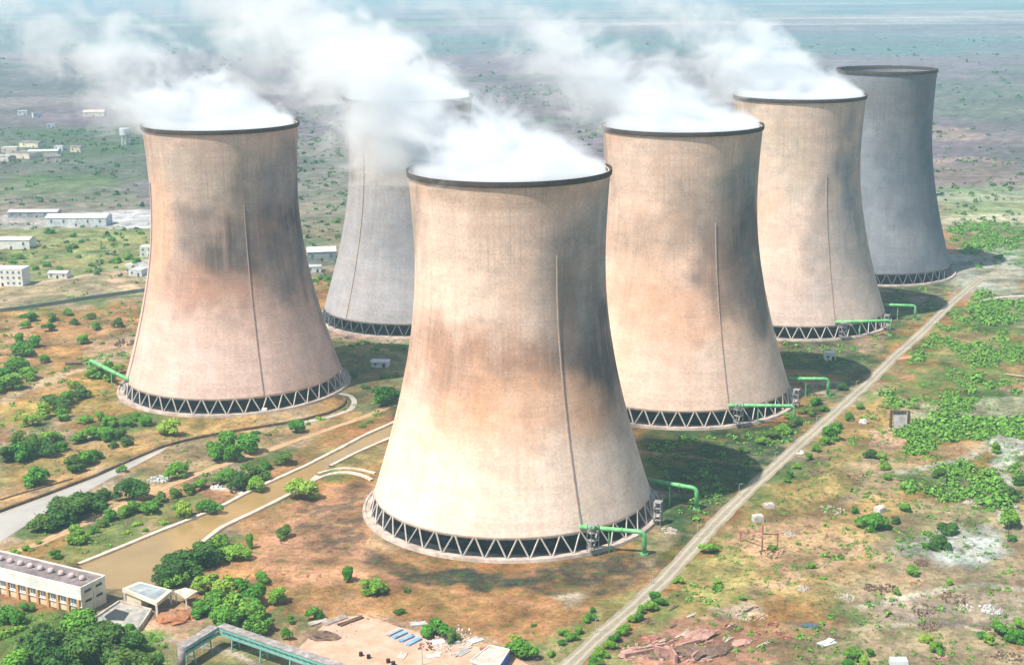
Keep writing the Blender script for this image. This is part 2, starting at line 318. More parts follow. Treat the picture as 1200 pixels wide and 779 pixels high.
# (kind, pixel points, half width m / 0, feather m, colour, strength, breakup)
PAINT = [
 # far country
 ('p', [(0, 225), (1200, 225), (1200, 30), (0, 30)], 0, 150, (.21, .155, .20), .8, .5),
 ('p', [(0, 62), (1200, 66), (1200, 40), (0, 40)], 0, 250, (.10, .19, .18), .8, .5),
 ('p', [(0, 150), (330, 150), (330, 205), (0, 215)], 0, 60, (.07, .12, .055), .9, .4),
 ('p', [(0, 205), (165, 205), (165, 240), (0, 240)], 0, 40, (.12, .19, .06), .7, .6),
 ('p', [(330, 160), (440, 160), (440, 330), (330, 330)], 0, 40, (.20, .20, .15), .8, .4),
 ('p', [(1080, 95), (1200, 95), (1200, 140), (1080, 140)], 0, 90, (.11, .15, .11), .8, .5),
 ('p', [(1085, 148), (1130, 150), (1160, 162), (1100, 166)], 0, 20, (.34, .25, .21), .9, .2),
 ('l', [(1080, 196), (1110, 187), (1150, 186), (1175, 190)], 12, 12, (.36, .27, .22), .8, .2),
 ('p', [(1080, 192), (1200, 192), (1200, 216), (1080, 216)], 0, 25, (.24, .17, .15), .7, .3),
 ('p', [(1100, 218), (1200, 218), (1200, 262), (1100, 262)], 0, 20, (.22, .33, .15), .85, .4),
 ('p', [(1100, 252), (1200, 250), (1200, 264), (1100, 262)], 0, 8, (.52, .48, .34), .9, .4),
 ('p', [(1090, 225), (1200, 228), (1200, 236), (1090, 238)], 0, 12, (.40, .42, .30), .7, .4),
 # left mid
 ('p', [(0, 262), (175, 262), (175, 345), (0, 345)], 0, 15, (.25, .29, .11), .9, .4),
 ('p', [(0, 252), (180, 245), (180, 268), (0, 268)], 0, 6, (.42, .39, .38), .9, .2),
 ('p', [(120, 247), (180, 245), (180, 267), (128, 268)], 0, 3, (.55, .54, .56), .9, .15),
 ('p', [(0, 335), (60, 330), (120, 318), (172, 316), (172, 340), (60, 352), (0, 365)], 0, 6, (.38, .29, .19), .9, .3),
 ('l', [(0, 336), (50, 331), (100, 322), (140, 318), (170, 318)], 3.5, 3, (.55, .40, .28), .95, .15),
 ('l', [(140, 320), (133, 328), (145, 337), (165, 341), (175, 341)], 5, 4, (.60, .42, .27), .95, .15),
 ('p', [(148, 309), (175, 303), (175, 326), (155, 320)], 0, 2, (.55, .53, .52), .9, .1),
 ('p', [(0, 372), (170, 350), (170, 430), (120, 470), (0, 470)], 0, 20, (.42, .23, .09), .85, .5),
 ('p', [(0, 372), (30, 370), (45, 400), (20, 430), (0, 432)], 0, 10, (.50, .30, .18), .8, .3),
 ('l', [(0, 470), (40, 452), (80, 436), (110, 428), (150, 400)], 4, 4, (.50, .40, .27), .8, .3),
 ('p', [(0, 475), (120, 445), (150, 470), (110, 480), (60, 490), (0, 510)], 0, 10, (.40, .29, .08), .9, .3),
 ('p', [(90, 400), (170, 390), (155, 425), (110, 424)], 0, 6, (.42, .32, .24), .8, .3),
 ('p', [(0, 530), (120, 520), (200, 490), (330, 485), (330, 500), (190, 522), (110, 555), (0, 598)], 0, 8, (.44, .28, .11), .85, .35),
 ('p', [(60, 380), (170, 370), (160, 410), (80, 420)], 0, 10, (.34, .19, .09), .6, .6),
 # between A and C
 ('p', [(200, 528), (400, 490), (440, 470), (460, 480), (400, 500), (330, 525), (230, 560), (130, 600), (90, 600), (150, 560)], 0, 5, (.40, .28, .14), .85, .4),
 ('p', [(300, 545), (420, 505), (460, 480), (460, 500), (400, 528), (330, 560), (280, 580), (240, 580)], 0, 3, (.42, .22, .11), .9, .4),
 ('p', [(40, 660), (130, 612), (230, 575), (262, 585), (225, 605), (130, 645), (80, 668)], 0, 4, (.20, .23, .08), .9, .6),
 ('p', [(360, 530), (440, 512), (450, 545), (400, 545)], 0, 3, (.36, .31, .13), .8, .4),
 ('p', [(380, 380), (480, 380), (480, 402), (385, 400)], 0, 6, (.42, .29, .23), .9, .2),
 ('p', [(380, 400), (480, 400), (475, 480), (410, 480)], 0, 8, (.17, .19, .09), .9, .5),
 # around C
 ('p', [(330, 590), (435, 555), (440, 640), (600, 672), (760, 650), (770, 690), (700, 735), (600, 765), (380, 730), (230, 700), (250, 650)], 0, 8, (.42, .22, .095), .95, .3),
 ('p', [(330, 595), (400, 565), (440, 570), (425, 640), (480, 680), (360, 690), (290, 665)], 0, 6, (.48, .26, .16), .85, .4),
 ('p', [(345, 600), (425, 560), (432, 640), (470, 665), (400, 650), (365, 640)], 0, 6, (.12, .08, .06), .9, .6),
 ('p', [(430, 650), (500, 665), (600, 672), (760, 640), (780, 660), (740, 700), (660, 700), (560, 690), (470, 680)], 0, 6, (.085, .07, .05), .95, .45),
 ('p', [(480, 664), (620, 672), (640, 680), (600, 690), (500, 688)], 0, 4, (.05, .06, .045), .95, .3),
 ('l', [(400, 672), (470, 684), (560, 700), (640, 712), (700, 712)], 1.2, 1.5, (.50, .26, .15), .8, .4),
 ('p', [(640, 700), (670, 690), (690, 700), (660, 712)], 0, 3, (.52, .44, .34), .8, .4),
 ('p', [(660, 730), (740, 690), (760, 700), (680, 779), (640, 779), (600, 770)], 0, 3, (.26, .27, .10), .85, .4),
 # yard, near left
 ('p', [(320, 760), (360, 733), (425, 718), (500, 730), (560, 745), (610, 760), (640, 800), (310, 800)], 0, 4, (.46, .30, .20), .85, .4),
 ('p', [(355, 755), (385, 728), (425, 722), (480, 737), (520, 752), (600, 770), (640, 790), (330, 790)], 0, 1.5, (.56, .36, .27), .97, .12),
 ('p', [(200, 735), (230, 715), (300, 745), (430, 790), (180, 790)], 0, 3, (.27, .25, .12), .9, .5),
 ('p', [(165, 740), (185, 712), (232, 704), (240, 735), (215, 755), (180, 752)], 0, 1.5, (.52, .33, .22), .95, .2),
 ('l', [(190, 748), (240, 756), (280, 768), (320, 790)], 1.3, .8, (.48, .40, .33), .9, .1),
 ('p', [(-50, 700), (100, 722), (190, 740), (200, 800), (-50, 800)], 0, 4, (.12, .22, .05), .95, .3),
 ('p', [(300, 725), (350, 730), (350, 760), (300, 745)], 0, 3, (.42, .25, .15), .8, .4),
 # between C-D-E and the road
 ('p', [(745, 505), (935, 495), (1000, 440), (1020, 430), (960, 490), (880, 560), (800, 635), (770, 640), (780, 560)], 0, 6, (.035, .075, .03), .97, .25),  # dark grass, its green deepened further with painted tower shade
 ('l', [(740, 528), (790, 533), (850, 541), (900, 547)], 1.8, 1.5, (.34, .27, .15), .85, .3),
 ('p', [(770, 600), (800, 625), (760, 665), (745, 655)], 0, 2, (.42, .33, .20), .6, .4),
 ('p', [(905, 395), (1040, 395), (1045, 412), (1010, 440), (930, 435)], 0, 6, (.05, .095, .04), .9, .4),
 ('p', [(905, 404), (1000, 404), (1005, 415), (910, 415)], 0, 3, (.20, .145, .11), .7, .4),
 ('p', [(1000, 400), (1035, 392), (1035, 412), (1010, 415)], 0, 3, (.42, .28, .20), .8, .2),
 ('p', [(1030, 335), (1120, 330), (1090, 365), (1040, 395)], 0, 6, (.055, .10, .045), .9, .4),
 ('l', [(1025, 340), (1060, 342), (1100, 345)], 1.8, 1.5, (.40, .30, .22), .9, .1),
 ('p', [(1068, 347), (1090, 347), (1080, 362), (1070, 358)], 0, 3, (.36, .25, .19), .9, .1),
 ('p', [(1100, 300), (1150, 285), (1200, 290), (1200, 345), (1130, 340)], 0, 8, (.42, .46, .40), .85, .45),
 ('p', [(1115, 262), (1200, 262), (1200, 300), (1120, 290)], 0, 15, (.12, .23, .08), .8, .6),
 # right of the road
 ('p', [(1000, 470), (1200, 340), (1200, 480), (1060, 500)], 0, 20, (.10, .20, .045), .85, .45),
 ('p', [(1090, 385), (1170, 385), (1175, 412), (1100, 418)], 0, 8, (.34, .26, .12), .8, .4),
 ('p', [(830, 660), (1000, 470), (1060, 470), (1060, 620), (1000, 700), (850, 720), (760, 730)], 0, 15, (.46, .32, .14), .85, .35),
 ('p', [(960, 490), (1040, 468), (1050, 500), (980, 520)], 0, 6, (.38, .24, .09), .7, .5),
 ('p', [(860, 620), (960, 600), (1010, 640), (960, 670), (900, 680)], 0, 8, (.54, .34, .21), .8, .4),
 ('p', [(820, 650), (870, 640), (900, 700), (790, 730), (770, 720)], 0, 6, (.34, .34, .12), .7, .4),
 ('p', [(1020, 505), (1052, 498), (1062, 520), (1040, 530), (1015, 525)], 0, 3, (.52, .33, .24), .9, .2),
 ('p', [(1000, 540), (1060, 535), (1050, 590), (980, 590)], 0, 8, (.40, .31, .24), .6, .5),
 ('p', [(1060, 590), (1200, 580), (1200, 779), (1000, 779), (1020, 680)], 0, 15, (.42, .335, .20), .8, .4),
 ('p', [(1060, 645), (1085, 630), (1150, 612), (1180, 622), (1185, 645), (1140, 665), (1095, 662)], 0, 6, (.47, .52, .49), .95, .35),
 ('p', [(1155, 500), (1200, 495), (1200, 560), (1170, 540)], 0, 4, (.47, .50, .46), .85, .35),
 ('l', [(1060, 555), (1120, 540), (1165, 520)], 3, 2, (.42, .43, .36), .8, .2),
 ('l', [(1165, 540), (1182, 570), (1178, 610)], 2.5, 2, (.45, .49, .44), .8, .2),
 ('l', [(1010, 712), (1060, 700), (1110, 688), (1160, 686), (1200, 692)], 2.0, 1.5, (.60, .56, .44), .9, .2),
 ('l', [(1000, 737), (1060, 730), (1110, 729), (1150, 738), (1200, 737)], 1.2, 1.2, (.60, .53, .40), .85, .2),
 ('p', [(1010, 700), (1200, 696), (1200, 730), (1030, 730)], 0, 5, (.33, .27, .235), .8, .5),
 ('l', [(780, 745), (850, 718), (900, 692), (980, 655), (1010, 640)], 3.0, 3, (.52, .37, .24), .7, .35),
 ('p', [(830, 712), (880, 705), (900, 715), (850, 728)], 0, 2.5, (.62, .50, .38), .8, .3),
 ('p', [(690, 785), (725, 745), (800, 722), (870, 728), (910, 760), (900, 800), (680, 800)], 0, 4, (.46, .24, .17), .95, .3),
 ('p', [(900, 730), (1030, 730), (1040, 779), (890, 790)], 0, 4, (.42, .32, .20), .7, .5),
 ('p', [(690, 790), (770, 715), (800, 690), (805, 700), (770, 745), (735, 790)], 0, 2, (.22, .27, .09), .8, .5),
 ('p', [(1050, 470), (1200, 465), (1200, 490), (1060, 500)], 0, 4, (.48, .46, .34), .7, .55),
 ('p', [(1075, 525), (1150, 515), (1160, 525), (1100, 535)], 0, 4, (.44, .32, .19), .8, .3),
]

def rough_mask(X, Y):
    """1 on the broken ground right of the road, 0 on made ground"""
    d = d_line(X, Y, ROAD)
    xr = np.interp(Y, [p[1] for p in ROAD], [p[0] for p in ROAD])
    return sstep(7, 22, d) * (X > xr) * (1 - sstep(900, 1100, Y))

def gz(X, Y):
    X = np.asarray(X, float); Y = np.asarray(Y, float)
    m = rough_mask(X, Y)
    return m * (2.6 * (fbm(X, Y, 34, 4, 50) - .5) + 1.3 * (fbm(X, Y, 8, 3, 60) - .45))
def gz1(p): return float(gz(np.array([p[0]]), np.array([p[1]]))[0])

def ground():
    ys = [-3000., -600, 0, 150, 260, 320]
    y = 350.
    while y < 1500: ys.append(y); y *= 1.0021
    while y < 60000: ys.append(y); y *= 1.008
    ys = np.array(ys)
    us = np.concatenate([[-3, -1.6, -.9, -.6], np.arange(-.46, .4601, .0021), [.6, .9, 1.6, 3]])
    X = us[None, :] * np.maximum(ys, 380)[:, None] * np.where(np.abs(us) > .5, 1.0 + 2000 / np.maximum(ys, 380)[:, None] * (np.abs(us) > .55), 1)
    Y = np.repeat(ys[:, None], len(us), 1)
    nr, nc = X.shape; X = X.ravel(); Y = Y.ravel()
    Z = gz(X, Y)
    me, q = grid_mesh('ground', np.stack([X, Y, Z], 1), nr, nc)
    # base cover
    a = fbm(X, Y, 60, 5, 1); b = fbm(X, Y, 25, 5, 11); c = fbm(X, Y, 9, 4, 21)
    def L(c0, c1, t): return c0 + (c1 - c0) * t[:, None]
    col = np.tile(np.array(C['ochre']), (len(X), 1))
    col = L(col, np.array(C['tan']), sstep(.45, .62, a)); col = L(col, np.array(C['green']), sstep(.5, .64, b) * .8)
    col = L(col, np.array(C['red']), sstep(.55, .7, fbm(X, Y, 40, 4, 31)) * .6)
    # far plain: broad field patches stretched across
    far = sstep(950, 1500, Y)
    fc = np.tile(np.array((.19, .145, .175)), (len(X), 1))
    f1 = fbm(X, Y, 420, 5, 41); f2 = fbm(X, Y * .6, 900, 5, 42); f3 = fbm(X, Y, 160, 4, 43)
    fc = L(fc, np.array((.13, .19, .11)), sstep(.47, .6, f1)); fc = L(fc, np.array((.30, .24, .21)), sstep(.53, .66, f2))
    fc = L(fc, np.array((.16, .15, .15)), sstep(.5, .65, f3) * .6)
    f4 = fbm(X * .12, Y, 150, 5, 44, .65); f5 = fbm(X * .2, Y, 420, 4, 45)
    fc = fc * np.clip(1 + 2.0 * (f4 - .5), .5, 1.5)[:, None]
    fc = L(fc, np.array((.32, .25, .24)), sstep(.58, .68, f5) * .7); fc = L(fc, np.array((.06, .11, .075)), sstep(.56, .64, fbm(X * .15, Y, 200, 5, 46)) * .75)
    # field mosaic with straight edges
    fx = np.floor((X + 60 * vnoise(Y / 900, X / 900, 5)) / 240); fy = np.floor((Y + .12 * X) / 330)
    hsh = _hash(fx, fy, 77)[:, None]
    fc = fc * np.array((.74, .78, .80)) * (0.78 + .44 * hsh); fc = np.where((hsh > .86) & (Y > 1500)[:, None], np.array((.17, .135, .13)), fc)
    fc = fc * (1 + .75 * sstep(2200, 6000, Y))[:, None]  # albedo rises with distance: brightness of the haze painted into the far fields
    col = L(col, fc, far)
    wx = (fbm(X, Y, 10, 4, 81) - .5) * 2; wy = (fbm(X, Y, 10, 4, 91) - .5) * 2; n2 = fbm(X, Y, 5, 4, 95)
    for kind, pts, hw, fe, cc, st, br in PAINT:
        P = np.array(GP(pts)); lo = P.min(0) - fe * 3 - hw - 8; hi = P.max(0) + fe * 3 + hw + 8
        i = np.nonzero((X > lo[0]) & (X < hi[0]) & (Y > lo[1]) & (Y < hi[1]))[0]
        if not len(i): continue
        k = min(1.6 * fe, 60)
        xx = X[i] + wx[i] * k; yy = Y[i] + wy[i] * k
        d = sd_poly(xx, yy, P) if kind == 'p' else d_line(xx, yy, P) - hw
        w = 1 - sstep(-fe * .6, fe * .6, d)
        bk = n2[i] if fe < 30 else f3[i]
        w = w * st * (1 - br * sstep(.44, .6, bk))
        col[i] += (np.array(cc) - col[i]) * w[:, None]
    c5 = fbm(X, Y, 14, 5, 121, .65)
    col *= (np.clip(.83 + 1.0 * (c - .5) + .9 * (c5 - .5) * (1 - far), .35, 1.5))[:, None]
    col = np.clip(col, 0.01, .9)
    at = me.color_attributes.new('Cover', 'FLOAT_COLOR', 'POINT')
    at.data.foreach_set('color', np.concatenate([col, np.ones((len(X), 1))], 1).astype(np.float32).ravel())
    m, n, bs = newmat('ground_cover', .95, .1)
    ca = n.node('ShaderNodeVertexColor', layer_name='Cover').outputs[0]
    g = n.node('ShaderNodeNewGeometry').outputs['Position']
    n1 = n.noise(g, .42, 8, .78, .3); n3 = n.noise(g, .09, 5, .65); n4 = n.noise(g, .012, 4, .6); nf = n.noise(g, 1.6, 4, .7)
    v = n.m('MULTIPLY', n.rng(n1, .3, .7, .38, 1.62), n.rng(n3, .3, .7, .68, 1.32))
    v = n.m('MULTIPLY', v, n.rng(n4, .35, .65, .88, 1.12)); v = n.m('MULTIPLY', v, n.rng(nf, .3, .7, .85, 1.15))
    cc = n.mix(1.0, ca, v, 'MULTIPLY')
    # weeds and dry tussocks in small spots
    w1 = n.rng(n.noise(g, .28, 6, .75, .4), .52, .66, 0, .6)
    cc = n.mix(w1, cc, (.06, .165, .022, 1))
    w2 = n.rng(n.noise(n.vmul(g, (1, 1, 1)), .8, 4, .7, .2), .62, .74, 0, .45)
    cc = n.mix(w2, cc, (.44, .35, .25, 1))
    w3 = n.rng(n.noise(g, .42, 5, .7, .8), .59, .68, 0, .75)
    cc = n.mix(w3, cc, (.10, .075, .05, 1))
    n.put(bs.inputs['Base Color'], cc)
    n.put(bs.inputs['Normal'], n.bump(n.m('ADD', n1, n.m('MULTIPLY', nf, .4)), .8, 1.1))
    me.materials.append(m)
    o = bpy.data.objects.new('ground', me); COL.objects.link(o); tag(o, kind='structure'); return o
ground()

def strip(name, pts, w0, w1, z, m, seed=0, wob=.3, step=2.0):
    """ragged-edged ribbon lying on the ground"""
    P = [np.array(p) for p in pts]; out = []
    for a, b in zip(P[:-1], P[1:]):
        k = max(1, int(np.linalg.norm(b - a) / step))
        out += [a + (b - a) * i / k for i in range(k)]
    out.append(P[-1]); Q = np.array(out)
    for _ in range(6): Q[1:-1] = (Q[:-2] + 2 * Q[1:-1] + Q[2:]) / 4
    T = np.gradient(Q, axis=0); T /= np.linalg.norm(T, axis=1)[:, None]; Nn = np.stack([-T[:, 1], T[:, 0]], 1)
    n = len(Q); s = np.arange(n) * step
    ww = np.linspace(w0, w1, n)
    nl = ww / 2 + wob * (fbm(s, s * 0, 5, 3, seed) - .5) * 2; nr_ = ww / 2 + wob * (fbm(s, s * 0, 5, 3, seed + 7) - .5) * 2
    V = []
    for k in np.linspace(-1, 1, 5):
        off = np.where(k > 0, nr_, nl) * k
        V.append(np.concatenate([Q + Nn * off[:, None], np.full((n, 1), z)], 1))
    V = np.stack(V, 1).reshape(-1, 3)
    me, q = grid_mesh(name, V, n, 5, flip=True); me.materials.append(m)
    uv = me.uv_layers.new(name='UVMap'); U = np.stack([np.tile(np.linspace(-1, 1, 5), n), np.repeat(s, 5)], 1)[q.ravel()]
    uv.data.foreach_set('uv', U.astype(np.float32).ravel())
    o = bpy.data.objects.new(name, me); COL.objects.link(o); return o

# dirt road material with wheel tracks worn as patches
def road_mat(name, body, rut, crown):
    m, n, b = newmat(name, .92, .1)
    g = n.node('ShaderNodeNewGeometry').outputs['Position']; u = n.m('ABSOLUTE', n.sep(n.coord('UV'))[0])
    wob = n.m('MULTIPLY', n.m('SUBTRACT', n.noise(g, .12, 3, .6), .5), .35)
    d = n.m('ABSOLUTE', n.m('SUBTRACT', n.m('ADD', u, wob), .45))
    k = n.rng(d, .08, .24, 1, 0, True)
    base = n.mix(n.rng(n.noise(g, .5, 5, .7), .4, .62, 0, 1), (*body, 1), (*crown, 1))
    base = n.mix(n.m('MULTIPLY', k, .75), base, (*rut, 1))
    v = n.m('MULTIPLY', n.rng(n.noise(g, 1.4, 4, .7), .3, .7, .86, 1.14), n.rng(n.noise(g, .05, 3, .6), .3, .7, .86, 1.14))
    n.put(b.inputs['Base Color'], n.mix(1.0, base, v, 'MULTIPLY')); return m
m_road = road_mat('packed_earth', (.30, .27, .21), (.42, .375, .31), (.24, .22, .15))
m_track = road_mat('sandy_track', (.42, .30, .17), (.48, .36, .22), (.36, .20, .11))
tag(strip('road', ROAD, 6.2, 6.0, .05, m_road, 3, .7), kind='structure')
tag(strip('side_track', ROADTR, 3.4, 3.0, .045, m_track, 5, .8), kind='structure')
tag(strip('dirt_track', TRACK, 4.2, 3.6, .05, m_track, 9, .9), kind='structure')
RINGROAD = GP([(345, 497), (385, 489), (412, 480), (416, 470), (410, 462), (395, 461)])
tag(strip('ring_path', RINGROAD, 2.6, 2.6, .055, mat('grey_path', (.44, .41, .37), .15, 1), 12, .3), kind='structure')

def water(name, poly, col, z=.06):
    m, n, b = newmat(name + '_surface', .12, .5)
    g = n.node('ShaderNodeNewGeometry').outputs['Position']
    v = n.rng(n.noise(g, .08, 4, .6), .3, .7, .88, 1.12)
    n.put(b.inputs['Base Color'], n.mix(1.0, (*col, 1), v, 'MULTIPLY'))
    n.put(b.inputs['Normal'], n.bump(n.noise(g, 1.5, 3), .08, .1))
    mb = MB(); nn = len(poly); mb.add([(p[0], p[1], z) for p in poly], [tuple(range(nn))])
    o = mb.build(name, m); 
    import bmesh
    bm = bmesh.new(); bm.from_mesh(o.data); bmesh.ops.triangulate(bm, faces=bm.faces[:]); 
    for f in bm.faces:
        if f.normal.z < 0: f.normal_flip()
    bm.to_mesh(o.data); bm.free()
    return tag(o, kind='structure')
water('canal_water', CANAL1, (.31, .215, .09))
water('settling_channel_water', CANAL2, (.40, .375, .33))

def yard():
    P = GP([(352, 757), (385, 727), (400, 722), (426, 721), (482, 738), (522, 752), (560, 757), (603, 768), (640, 792), (560, 830), (330, 800)])
    Q = []
    for a, b in zip(P, P[1:] + P[:1]):
        a, b = np.array(a), np.array(b); k = int(np.linalg.norm(b - a) / 2) + 1
        Q += [a + (b - a) * i / k + rnd.uniform(-.3, .3) for i in range(k)]
    mb = MB().add([(q[0], q[1], .035) for q in Q], [tuple(range(len(Q)))])
    m, n, b = newmat('pink_morrum_yard', .95, .1); g = n.node('ShaderNodeNewGeometry').outputs['Position']
    c1 = n.mix(n.rng(n.noise(g, .16, 5, .65), .38, .62, 0, 1), (.60, .385, .29, 1), (.50, .29, .20, 1))
    c1 = n.mix(n.rng(n.noise(g, .5, 5, .75), .56, .7, 0, .8), c1, (.30, .20, .14, 1))
    c1 = n.mix(n.rng(n.noise(g, .7, 4, .7, .5), .6, .7, 0, .6), c1, (.68, .55, .45, 1))
    n.put(b.inputs['Base Color'], c1); n.put(b.inputs['Normal'], n.bump(n.noise(g, 1.5, 4), .4, .3))
    o = mb.build('yard_ground', m)
    import bmesh
    bm = bmesh.new(); bm.from_mesh(o.data); bmesh.ops.triangulate(bm, faces=bm.faces[:])
    for f in bm.faces:
        if f.normal.z < 0: f.normal_flip()
    bm.to_mesh(o.data); bm.free(); tag(o, kind='structure')
yard()
def wallrun(name, pts, w, h, m, label, cat, wob=.15, step=2.2, seed=1):
    """low wall following a line, uneven top"""
    P = [np.array(p) for p in pts]; out = []
    for a, b in zip(P[:-1], P[1:]):
        k = max(1, int(np.linalg.norm(b - a) / step)); out += [a + (b - a) * i / k for i in range(k)]
    out.append(P[-1]); Q = np.array(out)
    for _ in range(3): Q[1:-1] = (Q[:-2] + 2 * Q[1:-1] + Q[2:]) / 4
    T = np.gradient(Q, axis=0); T /= np.linalg.norm(T, axis=1)[:, None]; Nn = np.stack([-T[:, 1], T[:, 0]], 1)
    n = len(Q); s = np.arange(n) * step
    h_ = h * (1 + .25 * (fbm(s, s * 0, 6, 3, seed) - .5)); w_ = w / 2 * (1 + wob * (fbm(s, s * 0, 4, 3, seed + 3) - .5) * 2)
    sec = [(-1.25, -.4), (-1, 1), (1, 1), (1.25, -.4)]
    V = np.stack([np.concatenate([Q + Nn * (w_ * a)[:, None], (h_ * b)[:, None]], 1) for a, b in sec], 1).reshape(-1, 3)
    me, _ = grid_mesh(name, V, n, 4); me.polygons.foreach_set('use_smooth', np.zeros(len(me.polygons), bool))
    me.flip_normals(); me.materials.append(m)
    o = bpy.data.objects.new(name, me); COL.objects.link(o); return tag(o, label, cat)
wallrun('canal_wall', NB, 1.7, .8, M['bank'], 'long pale concrete canal wall on the far side of the brown water', 'canal wall')
wallrun('canal_wall', SB[1:7], 1.8, .8, M['bank'], 'pale canal wall on the near side of the brown water beside the reddish ground', 'canal wall', seed=4)
wallrun('canal_wall', SB[7:], 1.4, .7, M['bank'], 'short pale canal wall on the near side where the canal narrows past the front tower', 'canal wall', seed=5)
wallrun('channel_kerb', GP([(363, 566), (385, 556), (405, 553), (425, 557), (436, 563)]), 1.5, .6, M['bank'], 'curved pale channel kerb nearer the camera, leading to the front cooling tower', 'kerb', seed=6)
wallrun('channel_kerb', GP([(372, 556), (395, 549), (415, 549), (440, 555)]), 1.1, .6, M['bank'], 'thin curved channel kerb farther from the camera, leading to the front cooling tower', 'kerb', seed=7)
wallrun('channel_kerb', GP([(286, 581), (281, 576), (262, 573), (250, 574)]), 1.5, .7, M['bank'], 'short hooked pale kerb branching left off the canal among bushes', 'kerb', seed=8)
wallrun('retaining_wall', C2TOP, 1.1, 1.1, M['darkbank'], 'long thin dark brown wall along the far edge of the grey channel', 'retaining wall', seed=9)
wallrun('retaining_wall', GP([(0, 586), (25, 578), (55, 570), (85, 561)]), .8, .5, M['darkbank'], 'short low dark bank above the left end of the grey channel', 'retaining wall', seed=10)
wallrun('boundary_wall', GP([(0, 366), (60, 358), (110, 350), (170, 342), (178, 340)]), .8, 2.4, mat('boundary_wall', (.22, .25, .22), .2, .5), 'long grey boundary wall crossing the scrub left of the left tower', 'wall', seed=11)
wallrun('low_wall', GP([(1149, 354), (1175, 350), (1215, 347)]), 3, 1.2, M['stone'], 'pale low wall in the green scrub at the right edge', 'wall', seed=12)

# ------------------------------------------------------------------ cooling towers
def rprof(z, RT, RB, H):
    """radius: hyperbola to the throat then gentle flare"""
    zt = .75 * H; r0 = RT * .955
    below = r0 * np.sqrt(1 + ((zt - z) / BB) ** 2); above = r0 + (RT - r0) * np.clip((z - zt) / (H - zt), 0, 1) ** 1.7
    return np.where(z < zt, below, above)
zl = 7.0
BB = (.75 * 130 - zl) / math.sqrt((53.1 / (37.1 * .955)) ** 2 - 1)

def shell_mat():
    m, n, b = newmat('tower_concrete', .9, .12)
    ca = n.node('ShaderNodeVertexColor', layer_name='Stain').outputs[0]
    uv = n.coord('UV'); s = n.sep(uv)   # metres
    blot = n.noise(uv, .12, 6, .68)
    streak = n.noise(n.vmul(uv, (1.0, .035, 1)), .9, 5, .7)
    fine = n.noise(uv, .9, 6, .8, .3)
    lift = n.noise(n.vmul(uv, (.05, 1.0, 1)), .5, 4, .75, .4)
    hl = n.m('ABSOLUTE', n.m('SUBTRACT', n.m('FRACT', n.m('MULTIPLY', s[1], 1 / 1.5)), .5))
    line = n.m('MULTIPLY', n.rng(hl, .42, .5, 0, 1), n.rng(n.noise(n.vmul(uv, (.15, 1.0, 1)), .5, 3, .6), .42, .6, 0, 1))
    v = n.m('MULTIPLY', n.rng(blot, .3, .7, .84, 1.16), n.rng(streak, .3, .7, .95, 1.05))
    v = n.m('MULTIPLY', v, n.rng(fine, .3, .7, .76, 1.24)); v = n.m('MULTIPLY', v, n.rng(lift, .3, .7, .92, 1.08))
    v = n.m('MULTIPLY', v, n.rng(line, 0, 1, 1.0, .89))
    # runs of dirt washed down from the rim, and pale repair patches
    run = n.rng(n.noise(n.vmul(uv, (1.0, .012, 1)), .55, 5, .75), .54, .68, 0, 1)
    run = n.m('MULTIPLY', run, n.m('MULTIPLY', n.rng(s[1], 30, 128, .08, .36), n.rng(n.noise(uv, .06, 3, .6), .35, .6, 0, 1)))
    v = n.m('MULTIPLY', v, n.m('SUBTRACT', 1, run))
    rep = n.node('ShaderNodeTexVoronoi', feature='F1'); n.put(rep.inputs['Vector'], n.vmul(uv, (.10, .16, 1))); rep.inputs['Scale'].default_value = 1
    v = n.m('MULTIPLY', v, n.rng(n.sep(rep.outputs['Color'])[0], 0, 1, .95, 1.05))
    c = n.mix(1.0, ca, v, 'MULTIPLY')
    c = n.mix(n.rng(n.noise(uv, .05, 5, .7), .5, .7, 0, .35), c, n.mix(1.0, ca, (1.06, .88, .77, 1), 'MULTIPLY'))
    n.put(b.inputs['Base Color'], c)
    n.put(b.inputs['Normal'], n.bump(n.m('SUBTRACT', n.m('MULTIPLY', fine, .4), n.m('MULTIPLY', line, .5)), .35, .12))
    return m
M['shell'] = shell_mat()

def column_mesh(sgn, RB, RO, m):
    a = sgn * math.pi / 43 / 2 * 0.86; r0, r1 = RO - 2.6, RB - .25
    def pt(r, t, z): return (r * math.cos(t), r * math.sin(t), z)
    return MB().bar(pt(r0, -a, .7), pt(r1, a, zl + .25), .44, .44).mesh('column', m)

